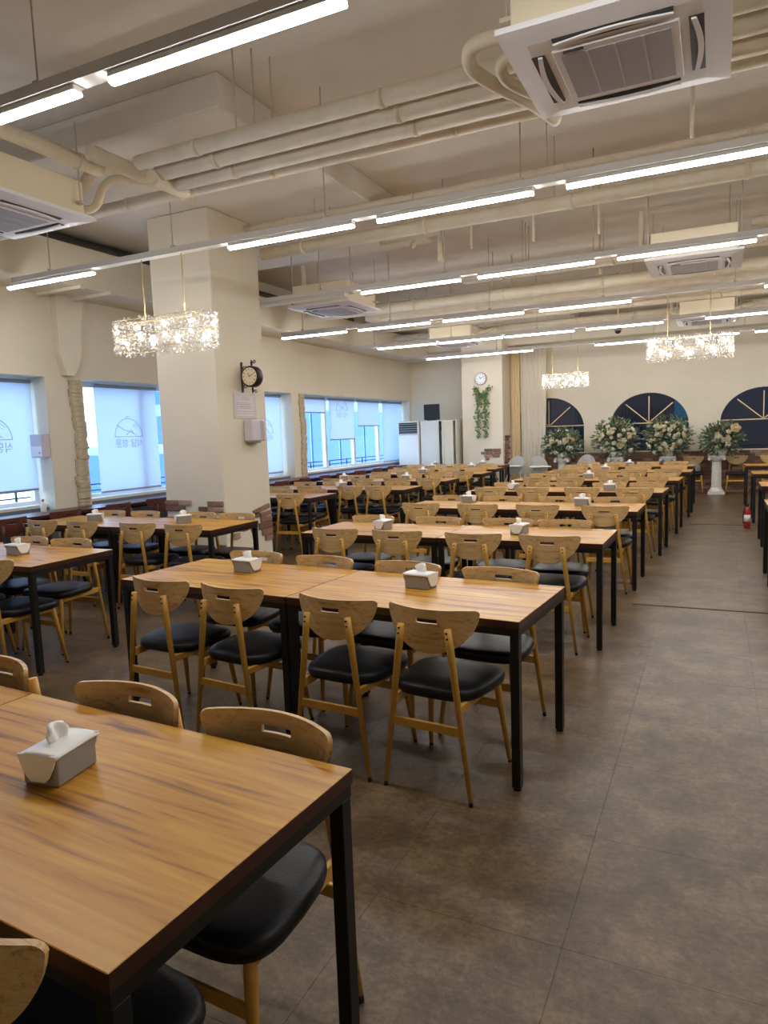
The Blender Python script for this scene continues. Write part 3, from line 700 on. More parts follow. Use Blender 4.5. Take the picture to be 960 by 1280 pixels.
# ================================================================ CHAIRS
def backrest_mesh(mat):
    hw, zt, dep = 0.215, 0.797, 0.185
    xs = sorted({round(v, 4) for v in [-hw*math.cos(math.pi*k/40) for k in range(41)]+[-0.05, 0.05, -0.044, 0.044, 0.0]})
    rows = [0, 0.25, 0.5, 0.72]           # fractions of height below the slot zone
    zs0, zs1 = 0.737, 0.757
    bm = bmesh.new(); grid = []
    for x in xs:
        t = min(1, abs(x)/hw)
        ztop = zt-0.020*(1-math.sqrt(max(0, 1-max(0, (t-0.90)/0.10)**2)))
        zbot = min(ztop-0.0005, zt-0.004-dep*max(0, 1-t**2.15)**0.53)
        zz = [zbot+(zs0-zbot)*q if zbot < zs0 else zbot for q in (0, .3, .6, .85)]+[max(zs0, zbot), max(zs1, zbot), ztop]
        cv = []
        for z in zz:
            z = min(z, ztop)
            y = -0.205+1.55*x*x-(z-0.70)*0.05
            cv.append(bm.verts.new((x, y, z)))
        grid.append(cv)
    for i in range(len(xs)-1):
        for k in range(6):
            if k == 4 and abs((xs[i]+xs[i+1])/2) < 0.05: continue
            try: bm.faces.new((grid[i][k], grid[i+1][k], grid[i+1][k+1], grid[i][k+1]))
            except ValueError: pass
    bmesh.ops.remove_doubles(bm, verts=bm.verts, dist=0.0003)
    bmesh.ops.dissolve_degenerate(bm, edges=bm.edges, dist=0.0002)
    bmesh.ops.recalc_face_normals(bm, faces=bm.faces)
    bmesh.ops.solidify(bm, geom=bm.faces[:], thickness=0.013)
    b = B(); b.bm.free(); b.bm = bm
    for fc in bm.faces: fc.smooth = False
    return b.mesh('backrest', mat)
def seat_mesh():
    b = B(); b.sm = True; n = 36; rings = []
    def outline(sc, z, n=n):
        pts = []
        for k in range(n):
            a = 2*math.pi*k/n; c, s_ = math.cos(a), math.sin(a); e = 2/4.2
            x = abs(c)**e*(1 if c > 0 else -1); y = abs(s_)**e*(1 if s_ > 0 else -1)
            wdt = 0.212+0.022*y-0.012*y*y
            pts.append(b.bm.verts.new((x*wdt*sc, 0.005+y*0.205*sc, z)))
        return pts
    for sc, z in ((0.90, 0.405), (0.975, 0.412), (1.0, 0.43), (0.99, 0.447), (0.94, 0.457), (0.8, 0.463), (0.45, 0.467)):
        rings.append(outline(sc, z))
    for i in range(len(rings)-1):
        for k in range(n): b._fin([b.bm.faces.new((rings[i][k], rings[i][(k+1) % n], rings[i+1][(k+1) % n], rings[i+1][k]))])
    b._fin([b.bm.faces.new(rings[0][::-1]), b.bm.faces.new(rings[-1])])
    return b.mesh('seat', 'vinyl')
def leg_mesh(p0, p1, mat, r0_=0.0165, r1_=0.010):
    p0, p1 = Vector(p0), Vector(p1); d = p1-p0
    b = B(); b.tube([p0, p0+d*0.1, p0+d*0.97], [r0_*0.92, r0_, r1_], 10); b.mi = 1; b.tube([p0+d*0.97, p1], [r1_*0.95, r1_*0.9], 10)
    return b.mesh('leg', [mat, 'black_rubber'])
def bar_mesh(p0, p1, hgt, thk, mat, name):
    p0, p1 = Vector(p0), Vector(p1); d = (p1-p0); L_ = d.length; d.normalize()
    x = d; z = Vector((0, 0, 1)); y = z.cross(x).normalized(); z = x.cross(y)
    m_ = Matrix((( x.x, y.x, z.x, p0.x), (x.y, y.y, z.y, p0.y), (x.z, y.z, z.z, p0.z), (0, 0, 0, 1)))
    b = B(); b.box(0, -thk/2, -hgt/2, L_, thk/2, hgt/2, 0.003, mat=m_); return b.mesh(name, mat)
def make_chair(oak=True):
    wm, lm = ('back_oak', 'leg_yellow') if oak else ('back_walnut', 'leg_walnut')
    t = thing('dining_chair', '', 'chair')
    link('backrest', backrest_mesh(wm), t); link('seat', seat_mesh(), t)
    for s_ in (-1, 1):
        l = link('leg', leg_mesh((s_*0.108, -0.222, 0.728), (s_*0.202, -0.238, 0), lm), t)
        for zz in (0.715, 0.692):
            q = (0.728-zz)/0.728
            B().lathe([(0.0045, -0.0195), (0.0045, -0.014)], (s_*(0.108+0.094*q), -0.222-0.016*q, zz), 8, 'y').build('bolt', 'bolt', l)
        link('leg', leg_mesh((s_*0.165, 0.150, 0.412), (s_*0.203, 0.205, 0), lm), t)
        link('side_rail', bar_mesh((s_*0.150, -0.228, 0.395), (s_*0.165, 0.150, 0.398), 0.034, 0.018, lm, 'side_rail'), t)
    link('stretcher', bar_mesh((-0.158, -0.231, 0.305), (0.158, -0.231, 0.305), 0.040, 0.014, lm, 'stretcher'), t)
    link('stretcher', bar_mesh((-0.172, 0.167, 0.285), (0.172, 0.167, 0.285), 0.036, 0.014, lm, 'stretcher'), t)
    return t
chair_oak, chair_brown = make_chair(True), make_chair(False)
bpy.context.view_layer.update()
for p in (chair_oak, chair_brown):
    KIDS[p.name] = list(p.children)
    for ch in p.children: KIDS[ch.name] = list(ch.children)
used = {'o': False, 'b': False}
def place_chair(x, y, rz, label, oak=True, group='oak dining chairs', bolts=True):
    p = chair_oak if oak else chair_brown; key = 'o' if oak else 'b'
    if not used[key]:
        used[key] = True; p.location = (x, y, 0); p.rotation_euler = (0, 0, rz); p['label'] = label; p['group'] = group; return p
    return clone(p, (x, y, 0), rz, label, group, () if bolts else ('bolt',))

# ================================================================ TABLES
TW, TD, TH = 1.195, 0.70, 0.74
def make_table():
    t = thing('dining_table', '', 'table', group='oak topped dining tables')
    b = B(); b.box(0, 0, TH-0.036, TW, TD, TH, 0.0015)
    for fc in b.bm.faces: fc.material_index = 0 if fc.normal.z > 0.5 else 1
    link('tabletop', b.mesh('tabletop', ['table_oak', 'table_edge']), t, (-TW, 0, 0))
    b = B(); z0, z1 = TH-0.066, TH-0.036
    b.box(0.004, 0.004, z0, TW-0.004, 0.034, z1); b.box(0.004, TD-0.034, z0, TW-0.004, TD-0.004, z1); b.box(0.004, 0.034, z0, 0.034, TD-0.034, z1); b.box(TW-0.034, 0.034, z0, TW-0.004, TD-0.034, z1)
    link('frame', b.mesh('frame', 'black_steel'), t, (-TW, 0, 0))
    b = B(); b.box(-0.019, -0.019, 0.012, 0.019, 0.019, z0, 0.002); b.mi = 1; b.lathe([(0.017, 0), (0.017, 0.012)], seg=10)
    lm = b.mesh('leg', ['black_steel', 'black_rubber'])
    for x in (0.024, TW-0.024):
        for y in (0.024, TD-0.024): link('leg', lm, t, (x-TW, y, 0))
    return t
table0 = make_table(); bpy.context.view_layer.update(); KIDS[table0.name] = list(table0.children); tused = [False]
def place_table(x, y, rz, label):
    if not tused[0]:
        tused[0] = True; table0.location = (x, y, 0); table0.rotation_euler = (0, 0, rz); table0['label'] = label; return table0
    return clone(table0, (x, y, 0), rz, label)
# ---- tissue boxes
def make_tissue():
    t = thing('tissue_box', '', 'tissue box', group='tissue boxes on the tables')
    b = B(); b.box(-0.066, -0.05, 0.0, 0.066, 0.05, 0.075, 0.006, 2); b.build('box_body', 'plastic_grey', t)
    # lid: top plate + shield flaps on both short ends
    b = B(); b.sm = True; n = 12; m_ = 6; g = []
    for i in range(n+1):
        x = -0.073+0.146*i/n; row = []
        for k in range(m_+1):
            v = -1+2*k/m_; y = v*(0.056-0.002*math.sin(math.pi*i/n)); z = 0.084-0.006*abs(v)**3-0.004*math.sin(math.pi*i/n)*abs(v)-0.004*(abs(x)/0.073)**4
            row.append(b.bm.verts.new((x, y, z)))
        g.append(row)
    for i in range(n):
        for k in range(m_): b._fin([b.bm.faces.new((g[i][k], g[i+1][k], g[i+1][k+1], g[i][k+1]))])
    bmesh.ops.recalc_face_normals(b.bm, faces=b.bm.faces); bmesh.ops.solidify(b.bm, geom=b.bm.faces[:], thickness=0.006)
    lid = b.build('lid', 'plastic_white', t)
    for s_ in (-1, 1):
        pts = [(s_*0.0695, -0.054, 0.078), (s_*0.0705, -0.046, 0.052), (s_*0.071, -0.032, 0.026), (s_*0.071, -0.020, 0.014), (s_*0.071, 0.020, 0.014), (s_*0.071, 0.032, 0.026), (s_*0.0705, 0.046, 0.052), (s_*0.0695, 0.054, 0.078)]
        B().prism(pts, (s_*0.004, 0, 0)).build('flap', 'plastic_white', lid)
    # tissue sheet: a folded crown that widens upward
    b = B(); b.sm = True; g = []; n = 14
    for v in (0, .25, .5, .75, 1.0):
        rw = []
        for k in range(n+1):
            u = -1+2*k/n; wx = 0.020+0.014*math.sin(v*1.7); top = 0.030+0.018*(1-abs(u)**1.6)
            rw.append(b.bm.verts.new((u*wx, 0.007*math.sin(u*4.2+v*1.5)*(0.4+v)+0.006*v, 0.076+top*v)))
        g.append(rw)
    for i in range(4):
        for k in range(n): b._fin([b.bm.faces.new((g[i][k], g[i][k+1], g[i+1][k+1], g[i+1][k]))])
    bmesh.ops.recalc_face_normals(b.bm, faces=b.bm.faces); bmesh.ops.solidify(b.bm, geom=b.bm.faces[:], thickness=0.012)
    b.build('tissue', 'tissue', t)
    return t
tis0 = make_tissue(); bpy.context.view_layer.update()
KIDS[tis0.name] = list(tis0.children)
for ch in tis0.children: KIDS[ch.name] = list(ch.children)
tiu = [False]
def place_tissue(x, y, rz, label):
    if not tiu[0]:
        tiu[0] = True; tis0.location = (x, y, TH); tis0.rotation_euler = (0, 0, rz); tis0['label'] = label; return tis0
    return clone(tis0, (x, y, TH), rz, label)

def row(x, y, rot_deg, block, idx, near, far, pair=True, tissues=(), bolts=False, side_a='aisle'):
    """x, y: aisle-side near corner; near / far: chair offsets from that corner along the table"""
    a = R(rot_deg); ex = Vector((math.cos(a), math.sin(a))); ey = Vector((-math.sin(a), math.cos(a))); o = Vector((x, y))
    rn = '%s %s row from flower wall' % (ORD[idx], block)
    place_table(x, y, a, 'oak-top dining table, black legs, %s half of %s' % ('aisle-side' if pair else 'single', rn) if pair else 'single oak-top dining table with black legs behind the brick-trimmed column')
    if pair:
        p = o-ex*(TW+0.006); place_table(p.x, p.y, a, 'oak-top dining table, black legs, window-side half of %s' % rn)
    for s_, offs in (('near', near), ('far', far)):
        for k, d in enumerate(offs):
            if k: d = min(d, last-0.44)
            for lx in ((-0.024, -1.171, -1.225, -2.37) if pair else (-0.024, -1.171)):     # keep clear of the table legs
                if abs(d-lx) < 0.24: d = lx+(0.24 if d > lx and not (k and lx+0.24 > last-0.44) else -0.24)
            if d > -0.26: d = -0.264
            if pair: d = max(d, -2.13)
            last = d
            dy = rnd.uniform(0, .012) if s_ == 'far' else rnd.uniform(-.012, .012)
            tw = rnd.uniform(-3, 3)
            if s_ == 'near': p = o+ex*d+ey*(({6: 0.05, 7: 0.112}.get(idx, 0.09) if block == AB else 0.09)+dy); rz = a+R(tw)
            else: p = o+ex*d+ey*(TD-0.121+dy); rz = a+math.pi+R(tw)
            place_chair(p.x, p.y, rz, 'oak chair, black seat, %s from aisle, %s side, %s' % (ORD[k], 'flower' if s_ == 'far' else 'far-from-flower', rn), bolts=bolts)
    for k, (tx, ty, tr) in enumerate(tissues):
        place_tissue(tx, ty, R(tr), 'grey tissue box with white lid, %s table of %s' % (('aisle-side', 'window-side')[k] if len(tissues) > 1 else ('aisle-side' if block == 'aisle-block' else 'window-side'), rn))
N4 = (-.34, -.86, -1.45, -1.98)
AB, WB = 'aisle-block', 'window-block'
row(-0.804, 0.667, -3.3, AB, 7, (-.28, -.86, -1.45, -2.0), (-.285, -.80, -1.47, -2.0), tissues=((-1.41, 1.09, 99),), bolts=True)
row(-0.715, 2.723, -4.2, AB, 6, (-.345, -.83, -1.465, -1.965), (-.35, -.90, -1.45, -1.99), tissues=((-1.345, 3.20, -8), (-2.50, 3.30, -6)), bolts=True)
row(-0.672, 4.754, -0.8, AB, 5, (-.35, -.90, -1.50, -2.04), (-.40, -.86, -1.47, -2.10), tissues=((-1.32, 5.08, 84), (-2.47, 5.11, 84)), bolts=True)
row(-0.636, 6.629, -1.2, AB, 4, (-.28, -.90, -1.51, -2.13), (-.30, -.88, -1.50, -2.1), tissues=((-1.2, 7.08, -4), (-2.45, 7.25, -10)), bolts=True)
row(-0.544, 8.515, -2.6, AB, 3, (-.31, -.90, -1.50, -2.06), (-.20, -.72, -1.40, -2.05), tissues=((-1.16, 8.80, -2), (-2.38, 8.87, 80)))
row(-0.455, 10.339, -2.9, AB, 2, N4, (-.3, -.9, -1.5, -2.1), tissues=((-1.74, 10.85, -4),))
row(-0.36, 12.18, -2.0, AB, 1, N4, (-.32, -.9, -1.5, -2.05), tissues=((-1.74, 12.62, -4),))
row(-0.36, 13.75, -1.5, AB, 0, (-.3, -.9, -1.5, -2.05), N4, tissues=((-1.5, 14.1, -4),))
row(-4.03, 3.02, 0.5, WB, 7, (-.28, -.82, -1.50, -2.0), (-.45, -.92, -1.5, -2.05), tissues=((-4.60, 3.36, -3),), bolts=True)
row(-3.96, 4.74, 0, WB, 6, (-.24, -.81, -1.5, -2.06), (-.27, -.74, -1.47, -1.95), tissues=((-4.61, 5.13, 55), (-5.70, 5.06, 35)), bolts=True)
row(-4.67, 7.54, 0, WB, 5, (-.27, -.85), (-.37, -.92), pair=False, tissues=())
row(-3.90, 8.76, 0, WB, 4, (-.37, -.80, -1.5, -2.05), (-.42, -.9, -1.5, -2.05), tissues=((-5.1, 9.15, 70),))
row(-3.88, 10.35, 0, WB, 3, (-.22, -.85, -1.45, -2.0), (-.35, -.9, -1.5, -2.0), tissues=((-4.7, 10.7, 0), (-5.9, 10.7, 40)))
row(-3.82, 12.08, 0, WB, 2, (-.34, -.9, -1.45, -2.0), (-.35, -.9, -1.5, -2.0), tissues=((-5.12, 12.45, 10),))
row(-4.0, 13.50, 0, WB, 1, (-.34, -.9, -1.45, -2.0), (-.35, -.9, -1.5, -2.0), tissues=((-4.6, 13.85, 0), (-5.5, 13.9, 10)))
row(-4.22, 14.74, 0, WB, 0, (-.34, -.9, -1.45, -2.0), (), tissues=((-4.75, 15.1, 0), (-5.9, 15.1, 20)))
# tables across the aisle: only their aisle ends are in view
for k, (x, y) in enumerate(((0.47, 13.68), (0.50, 11.6), (0.50, 9.42), (0.44, 7.12))):
    place_table(x+TW, y, 0, 'oak-top table across the aisle from extinguisher side, %s from flower wall' % ORD[k])
# window counter and brown chairs
t = thing('window_counter', 'long dark brown counter running along the window wall', 'counter', (-6.95, 7.9, 0))
B().box(-0.245, -6.9, 0.72, 0.20, 7.6, 0.752, 0.002).build('counter_top', 'counter_brown', t)
for y in (-6.8, -4.4, -2.0, 0.4, 2.8, 5.2, 7.4):
    B().box(0.13, y-0.02, 0, 0.17, y+0.02, 0.72).build('leg', 'black_steel', t)
B().box(0.13, -6.8, 0.685, 0.16, 7.5, 0.72).build('frame', 'black_steel', t)
for k, y in enumerate((4.05, 4.72, 5.42, 6.18, 6.85, 8.0, 9.1, 9.75, 10.45, 11.15, 11.8, 12.6, 13.4, 14.2)):
    place_chair(-6.70, y, math.pi/2+R(rnd.uniform(-6, 6)), 'dark brown chair facing the window counter, %s along it counting toward flower wall' % (ORD+['tenth', 'eleventh', 'twelfth', 'thirteenth', 'fourteenth'])[k], oak=False, group='brown chairs at the window counter', bolts=False)
# chairs standing against the flower wall
place_chair(0.40, 16.42, math.pi, 'oak chair with black seat against bricks beside white pedestal, across the aisle', group='oak chairs against the brick wainscot', bolts=False)
place_chair(-0.44, 16.42, math.pi, 'oak chair against bricks between pedestal and nearest table row', group='oak chairs against the brick wainscot', bolts=False)
place_chair(1.05, 16.40, math.pi, 'oak chair against bricks, behind first table across the aisle', group='oak chairs against the brick wainscot', bolts=False)
t = thing('folded_jacket', 'grey cloth draped over chair seat beside white pedestal', 'cloth', (-0.44, 16.42, 0.47))
b = B(); b.sm = True; b.lathe([(0.13, 0.0), (0.15, 0.03), (0.14, 0.10), (0.11, 0.17), (0.05, 0.2)], seg=14)
for v in b.bm.verts: v.co += Vector((rnd.uniform(-.015, .015), rnd.uniform(-.015, .015), rnd.uniform(0, .015)))
b.build('cloth_fold', 'grey_cloth', t)

# ================================================================ OBJECTS ON THE COLUMN
# double sided station clock, bracket on the right face
t = thing('bracket_clock', 'ornate dark iron double-sided clock projecting from the brick-trimmed column', 'clock', (cx1, 6.54, 2.215))
B().box(0.0, -0.012, -0.17, 0.016, 0.012, 0.17, 0.002).build('wall_bar', 'iron', t)
def spiral(cx, cz, r, a0, turns, sg=1, n=22): return [(cx+r*(1-0.75*k/n)*math.cos(a0+sg*2*math.pi*turns*k/n), 0, cz+r*(1-0.75*k/n)*math.sin(a0+sg*2*math.pi*turns*k/n)) for k in range(n+1)]
for s_ in (1, -1):
    B().tube(spiral(0.045, s_*0.095, 0.034, -s_*math.pi/2, 1.3, s_), 0.005, 6).build('scroll', 'iron', t)
    B().tube(spiral(0.03, s_*0.022, 0.018, -s_*math.pi/2, 1.2, s_), 0.004, 6).build('scroll', 'iron', t)
    fin = B().tube([(0.145, 0, s_*0.11), (0.145, 0, s_*0.135), (0.145, 0, s_*0.155), (0.145, 0, s_*0.19)], [0.007, 0.012, 0.013, 0.003], 8).build('finial', 'iron', t)
    B().tube(spiral(0.185, s_*0.168, 0.022, math.pi, 1.2, s_), 0.0045, 6).tube([(0.145, 0, s_*0.150), (0.166, 0, s_*0.162)], 0.004, 6).build('scroll', 'iron', fin)
B().lathe([(0.112, -0.05), (0.118, -0.045), (0.118, 0.045), (0.112, 0.05)], (0.145, 0, 0), 32, 'y').build('case', 'iron', t)
for s_ in (-1, 1):
    fc_ = B().lathe([(0.098, s_*0.049), (0.098, s_*0.053)], (0.145, 0, 0), 32, 'y').build('dial', 'clock_face', t)
    b = B()
    for k in range(12):
        a = k*math.pi/6; q = Vector((0.145+0.08*math.sin(a), s_*0.0535, 0.08*math.cos(a)))
        b.box(-0.003, -0.001, -0.009, 0.003, 0.001, 0.009, mat=Matrix.Translation(q) @ Matrix.Rotation(a, 4, 'Y'))
    b.build('numerals', 'ink', fc_)
    for a, L_ in ((R(-25), 0.045), (R(65), 0.062)):
        B().box(-0.003, -0.001, -0.006, 0.003, 0.001, L_, mat=Matrix.Translation((0.145, s_*0.055, 0)) @ Matrix.Rotation(a if s_ < 0 else -a, 4, 'Y')).build('hand', 'ink', fc_)
# framed notice
t = thing('notice_frame', 'clear acrylic notice with pale printed sheet, under the iron bracket clock', 'notice', (cx1, 6.565, 1.75))
B().box(0, -0.205, 0, 0.012, 0.205, 0.29, 0.003).build('acrylic_plate', 'acrylic', t)
sh = B().box(0.012, -0.17, 0.03, 0.0135, 0.17, 0.26).build('sheet', 'paper', t)
b = B()
for z, a, c in ((0.235, -.06, .06), (0.215, -.08, .08), (0.175, -.15, .1), (0.16, -.15, .12), (0.145, -.12, .1), (0.13, -.15, .14), (0.115, -.1, .12), (0.08, -.15, .15), (0.055, -.15, .15)):
    b.box(0.0136, a, z, 0.0141, c, z+0.004)
b.box(0.0136, -.155, 0.045, 0.0141, -.152, 0.25); b.box(0.0136, .152, 0.045, 0.0141, .155, 0.25)
b.build('print_lines', 'ink_soft', sh)
# paper cup dispenser
t = thing('cup_dispenser', 'pale wall dispenser with diagonal stripes under the acrylic notice', 'dispenser', (cx1, 6.65, 1.47))
B().box(0, -0.13, 0.02, 0.12, 0.13, 0.27, 0.02, 3).build('dispenser_body', 'dispenser', t)
B().box(0.01, -0.11, 0.0, 0.10, 0.06, 0.03, 0.008).build('outlet_tray', 'plastic_grey', t)
b = B()
for k in range(9):
    z = 0.03+k*0.024; b.prism([(0.1203, 0.03, z+0.03), (0.1203, 0.03, z+0.038), (0.1203, 0.105, z+0.008), (0.1203, 0.105, z)], (0.0015, 0, 0))
b.build('stripe_print', 'stripe', t)
# towel dispenser on the jamb of the first pier
t = thing('towel_dispenser', 'white box dispenser fixed to the window jamb beside stone strip', 'dispenser', (XL-0.113, 5.82, 1.38))
B().box(-0.105, -0.11, 0, 0.105, 0, 0.28, 0.012, 2).build('dispenser_body', 'dispenser', t)
B().box(-0.09, -0.112, 0.02, 0.09, -0.109, 0.14, 0.0).build('front_plate', 'plastic_white', t)
B().box(0.04, -0.116, 0.05, 0.06, -0.11, 0.07).build('button', 'plastic_grey', t)
t = thing('spray_bottle', 'small clear bottle standing on the window counter under jamb dispenser', 'bottle', (-7.08, 5.55, 0.752))
B().lathe([(0.03, 0), (0.032, 0.01), (0.032, 0.09), (0.014, 0.11), (0.012, 0.125)], seg=14).build('bottle_body', 'plastic_white', t)
B().lathe([(0.014, 0.125), (0.014, 0.15), (0.006, 0.155)], seg=12).build('cap', 'plastic_grey', t)

# ================================================================ FAR END
# wall clock and ivy on the pillar
t = thing('wall_clock', 'round white wall clock with grey rim above hanging ivy', 'clock', (-5.04, py0, 2.73))
B().lathe([(0.145, -0.03), (0.15, -0.025), (0.15, 0)], (0, 0, 0), 32, 'y').build('rim', 'plastic_grey', t)
dl = B().lathe([(0.13, -0.033), (0.13, -0.028)], (0, 0, 0), 32, 'y').build('dial', 'clock_white', t)
b = B()
for k in range(12):
    a = k*math.pi/6; b.box(-0.006, -0.0005, -0.012, 0.006, 0.0005, 0.012, mat=Matrix.Translation((0.105*math.sin(a), -0.034, 0.105*math.cos(a))) @ Matrix.Rotation(a, 4, 'Y'))
b.build('numerals', 'ink', dl)
for a, L_ in ((R(-20), 0.06), (R(55), 0.09)): B().box(-0.005, -0.001, -0.01, 0.005, 0.001, L_, mat=Matrix.Translation((0, -0.036, 0)) @ Matrix.Rotation(a, 4, 'Y')).build('hand', 'ink_blue', dl)
def leaf_quad(b, p, d, n, L_, W_):
    d = Vector(d).normalized(); s_ = d.cross(Vector(n)).normalized(); nn = s_.cross(d).normalized(); p = Vector(p)
    a = b.bm.verts.new(p); c = b.bm.verts.new(p+d*L_*0.5+s_*W_*0.5-nn*W_*0.15); e = b.bm.verts.new(p+d*L_); g = b.bm.verts.new(p+d*L_*0.5-s_*W_*0.5-nn*W_*0.15)
    b._fin([b.bm.faces.new((a, c, e)), b.bm.faces.new((a, e, g))])
t = thing('hanging_ivy', 'green ivy trailing in two strands below the white wall clock', 'plant', (-5.0, py0, 2.35))
B().box(-0.12, -0.10, -0.06, 0.12, -0.002, 0.04, 0.01).build('wall_pot', 'leaf', t)
for sx in (-0.09, 0.09):
    b = B(); rg = random.Random(int(sx*100))
    b.tube(smooth([(sx*0.8, -0.05, 0.03), (sx, -0.09, -0.1), (sx*1.05, -0.05, -0.5), (sx, -0.05, -0.98)]), 0.004, 5)
    b.tube(smooth([(sx*0.5, -0.05, 0.03), (sx*1.5, -0.06, 0.10), (sx*2.1, -0.05, 0.12+abs(sx)*.3)]), 0.003, 5)
    st = b.build('strand', 'stem', t)
    b = B()
    for k in range(200):
        z = 0.05-1.05*rg.random()**1.25; wd = 0.10*(1 if z > -0.7 else 0.6)*(0.7+0.3*math.sin(z*23))
        p = (sx+rg.uniform(-wd, wd), -rg.uniform(0.02, 0.13), z)
        leaf_quad(b, p, (rg.uniform(-1, 1), rg.uniform(-.5, 0), rg.uniform(-1.2, .3)), (0, -1, 0.3), rg.uniform(.035, .06), rg.uniform(.03, .05))
    for k in range(45):
        q = rg.random(); p = (sx*0.5+sx*1.8*q+rg.uniform(-.04, .04), -0.05, 0.04+0.13*q+rg.uniform(-.05, .05)); leaf_quad(b, p, (rg.uniform(-1, 1), -.3, rg.uniform(-.6, 1)), (0, -1, 0.3), .05, .04)
    b.build('leaves', 'ivy', st, kind='stuff')
# standing air conditioner
t = thing('standing_air_conditioner', 'white floor-standing air conditioner with black louvres beside white wardrobe', 'air conditioner', (-6.86, 15.95, 0))
B().box(-0.27, -0.15, 0.03, 0.27, 0.15, 1.80, 0.015, 2).build('cabinet_body', 'plastic_white', t)
B().box(-0.25, -0.13, 0.0, 0.25, 0.13, 0.03).build('plinth', 'plastic_grey', t)
g = B().box(-0.245, -0.154, 1.49, 0.245, -0.148, 1.77).build('outlet', 'ac_dark', t)
for k in range(5): B().box(-0.245, -0.165, 1.505+k*0.055, 0.245, -0.154, 1.52+k*0.055).build('louvre', 'plastic_grey', g)
for k in range(7): B().box(-0.24, -0.156, 0.32+k*0.06, 0.24, -0.149, 0.335+k*0.06).build('intake_slat', 'plastic_grey', t)
B().box(-0.25, -0.153, 1.46, 0.25, -0.149, 1.47).build('trim_line', 'plastic_grey', t)
# wardrobe
t = thing('wardrobe', 'white wardrobe with one door standing open, black hinges', 'wardrobe', (-6.05, 16.1, 0))
b = B(); b.box(-0.50, -0.24, 0.0, 0.42, 0.25, 0.06); b.box(-0.50, -0.24, 0.06, -0.48, 0.25, 1.78); b.box(0.40, -0.24, 0.06, 0.42, 0.25, 1.78); b.box(-0.50, -0.24, 1.78, 0.42, 0.25, 1.80); b.box(-0.48, 0.23, 0.06, 0.40, 0.25, 1.78); b.box(0.03, -0.20, 0.06, 0.05, 0.23, 1.78)
b.build('carcass', 'cabinet_white', t)
def panel_door(parent, x0, x1, y, mat, rot=None):
    o = B().box(x0, y-0.022, 0.07, x1, y, 1.79, 0.003, mat=rot).build('door', mat, parent)
    b_ = B(); m_ = 0.05
    for (a, c, z0, z1) in ((x0+m_, x1-m_, 1.70, 1.715), (x0+m_, x1-m_, 0.62, 0.635), (x0+m_, x0+m_+0.015, 0.635, 1.70), (x1-m_-0.015, x1-m_, 0.635, 1.70)): b_.box(a, y-0.03, z0, c, y-0.021, z1, mat=rot)
    b_.build('moulding', mat, o)
    for k in range(5): B().box(x0+m_, y-0.03, 0.2+k*0.075, x1-m_, y-0.021, 0.225+k*0.075, mat=rot).build('louvre', mat, o)
    return o
panel_door(t, -0.495, -0.02, -0.24, 'cabinet_white')
rot = Matrix.Translation((0.06, -0.26, 0)) @ Matrix.Rotation(R(-16), 4, 'Z') @ Matrix.Translation((-0.06, 0.24, 0))
d = panel_door(t, 0.07, 0.40, -0.24, 'cabinet_cream', rot)
for z in (0.62, 1.55): B().box(0.045, -0.275, z, 0.085, -0.245, z+0.10).build('hinge', 'ink', d)
t = thing('monitor', 'black flat monitor standing on top of the white wardrobe', 'monitor', (-6.32, 16.05, 1.80))
B().box(-0.20, -0.03, 0.02, 0.20, 0.03, 0.40, 0.006).build('screen_body', 'monitor_black', t)
B().box(-0.185, -0.032, 0.04, 0.185, -0.029, 0.385).build('screen', 'ac_dark', t)
B().box(-0.1, -0.08, 0, 0.1, 0.08, 0.02).build('stand', 'monitor_black', t)
# curtains
def curtain(label, x0, x1, y, z0, z1, folds, mat, taper=0.0, amp=0.05):
    t_ = thing('curtain', label, 'curtain', (x0, y, z0), 0, 'curtains beside the pillar')
    b = B(); b.sm = True; n = folds*8; m_ = 14; g = []
    for k in range(m_+1):
        v = k/m_; rw = []
        for i in range(n+1):
            q = i/n; xw = (x1-x0)*(1-taper*(1-v)**1.5*math.sin(math.pi*min(1, (1-v)*1.0+0.0)*0.5))
            rw.append(b.bm.verts.new((q*xw, amp*(0.55+0.45*(1-v))*math.sin(2*math.pi*folds*q+0.6*math.sin(3*v+q*5)), v*(z1-z0))))
        g.append(rw)
    for k in range(m_):
        for i in range(n): b._fin([b.bm.faces.new((g[k][i], g[k][i+1], g[k+1][i+1], g[k+1][i]))])
    bmesh.ops.recalc_face_normals(b.bm, faces=b.bm.faces); bmesh.ops.solidify(b.bm, geom=b.bm.faces[:], thickness=0.004)
    b.build('drape', mat, t_)
    B().tube([(-0.05, 0, z1-z0+0.02), (x1-x0+0.05, 0, z1-z0+0.02)], 0.014, 8).build('curtain_rod', 'rail_white', t_)
curtain('cream curtain strip hanging right against the clock pillar', -4.50, -4.27, 16.66, 0.05, 3.40, 3, 'curtain_cream')
curtain('sheer white curtain hanging full height beside first arched window', -4.24, -3.62, 16.60, 0.05, 3.40, 6, 'curtain_cloth', 0.14, 0.03)
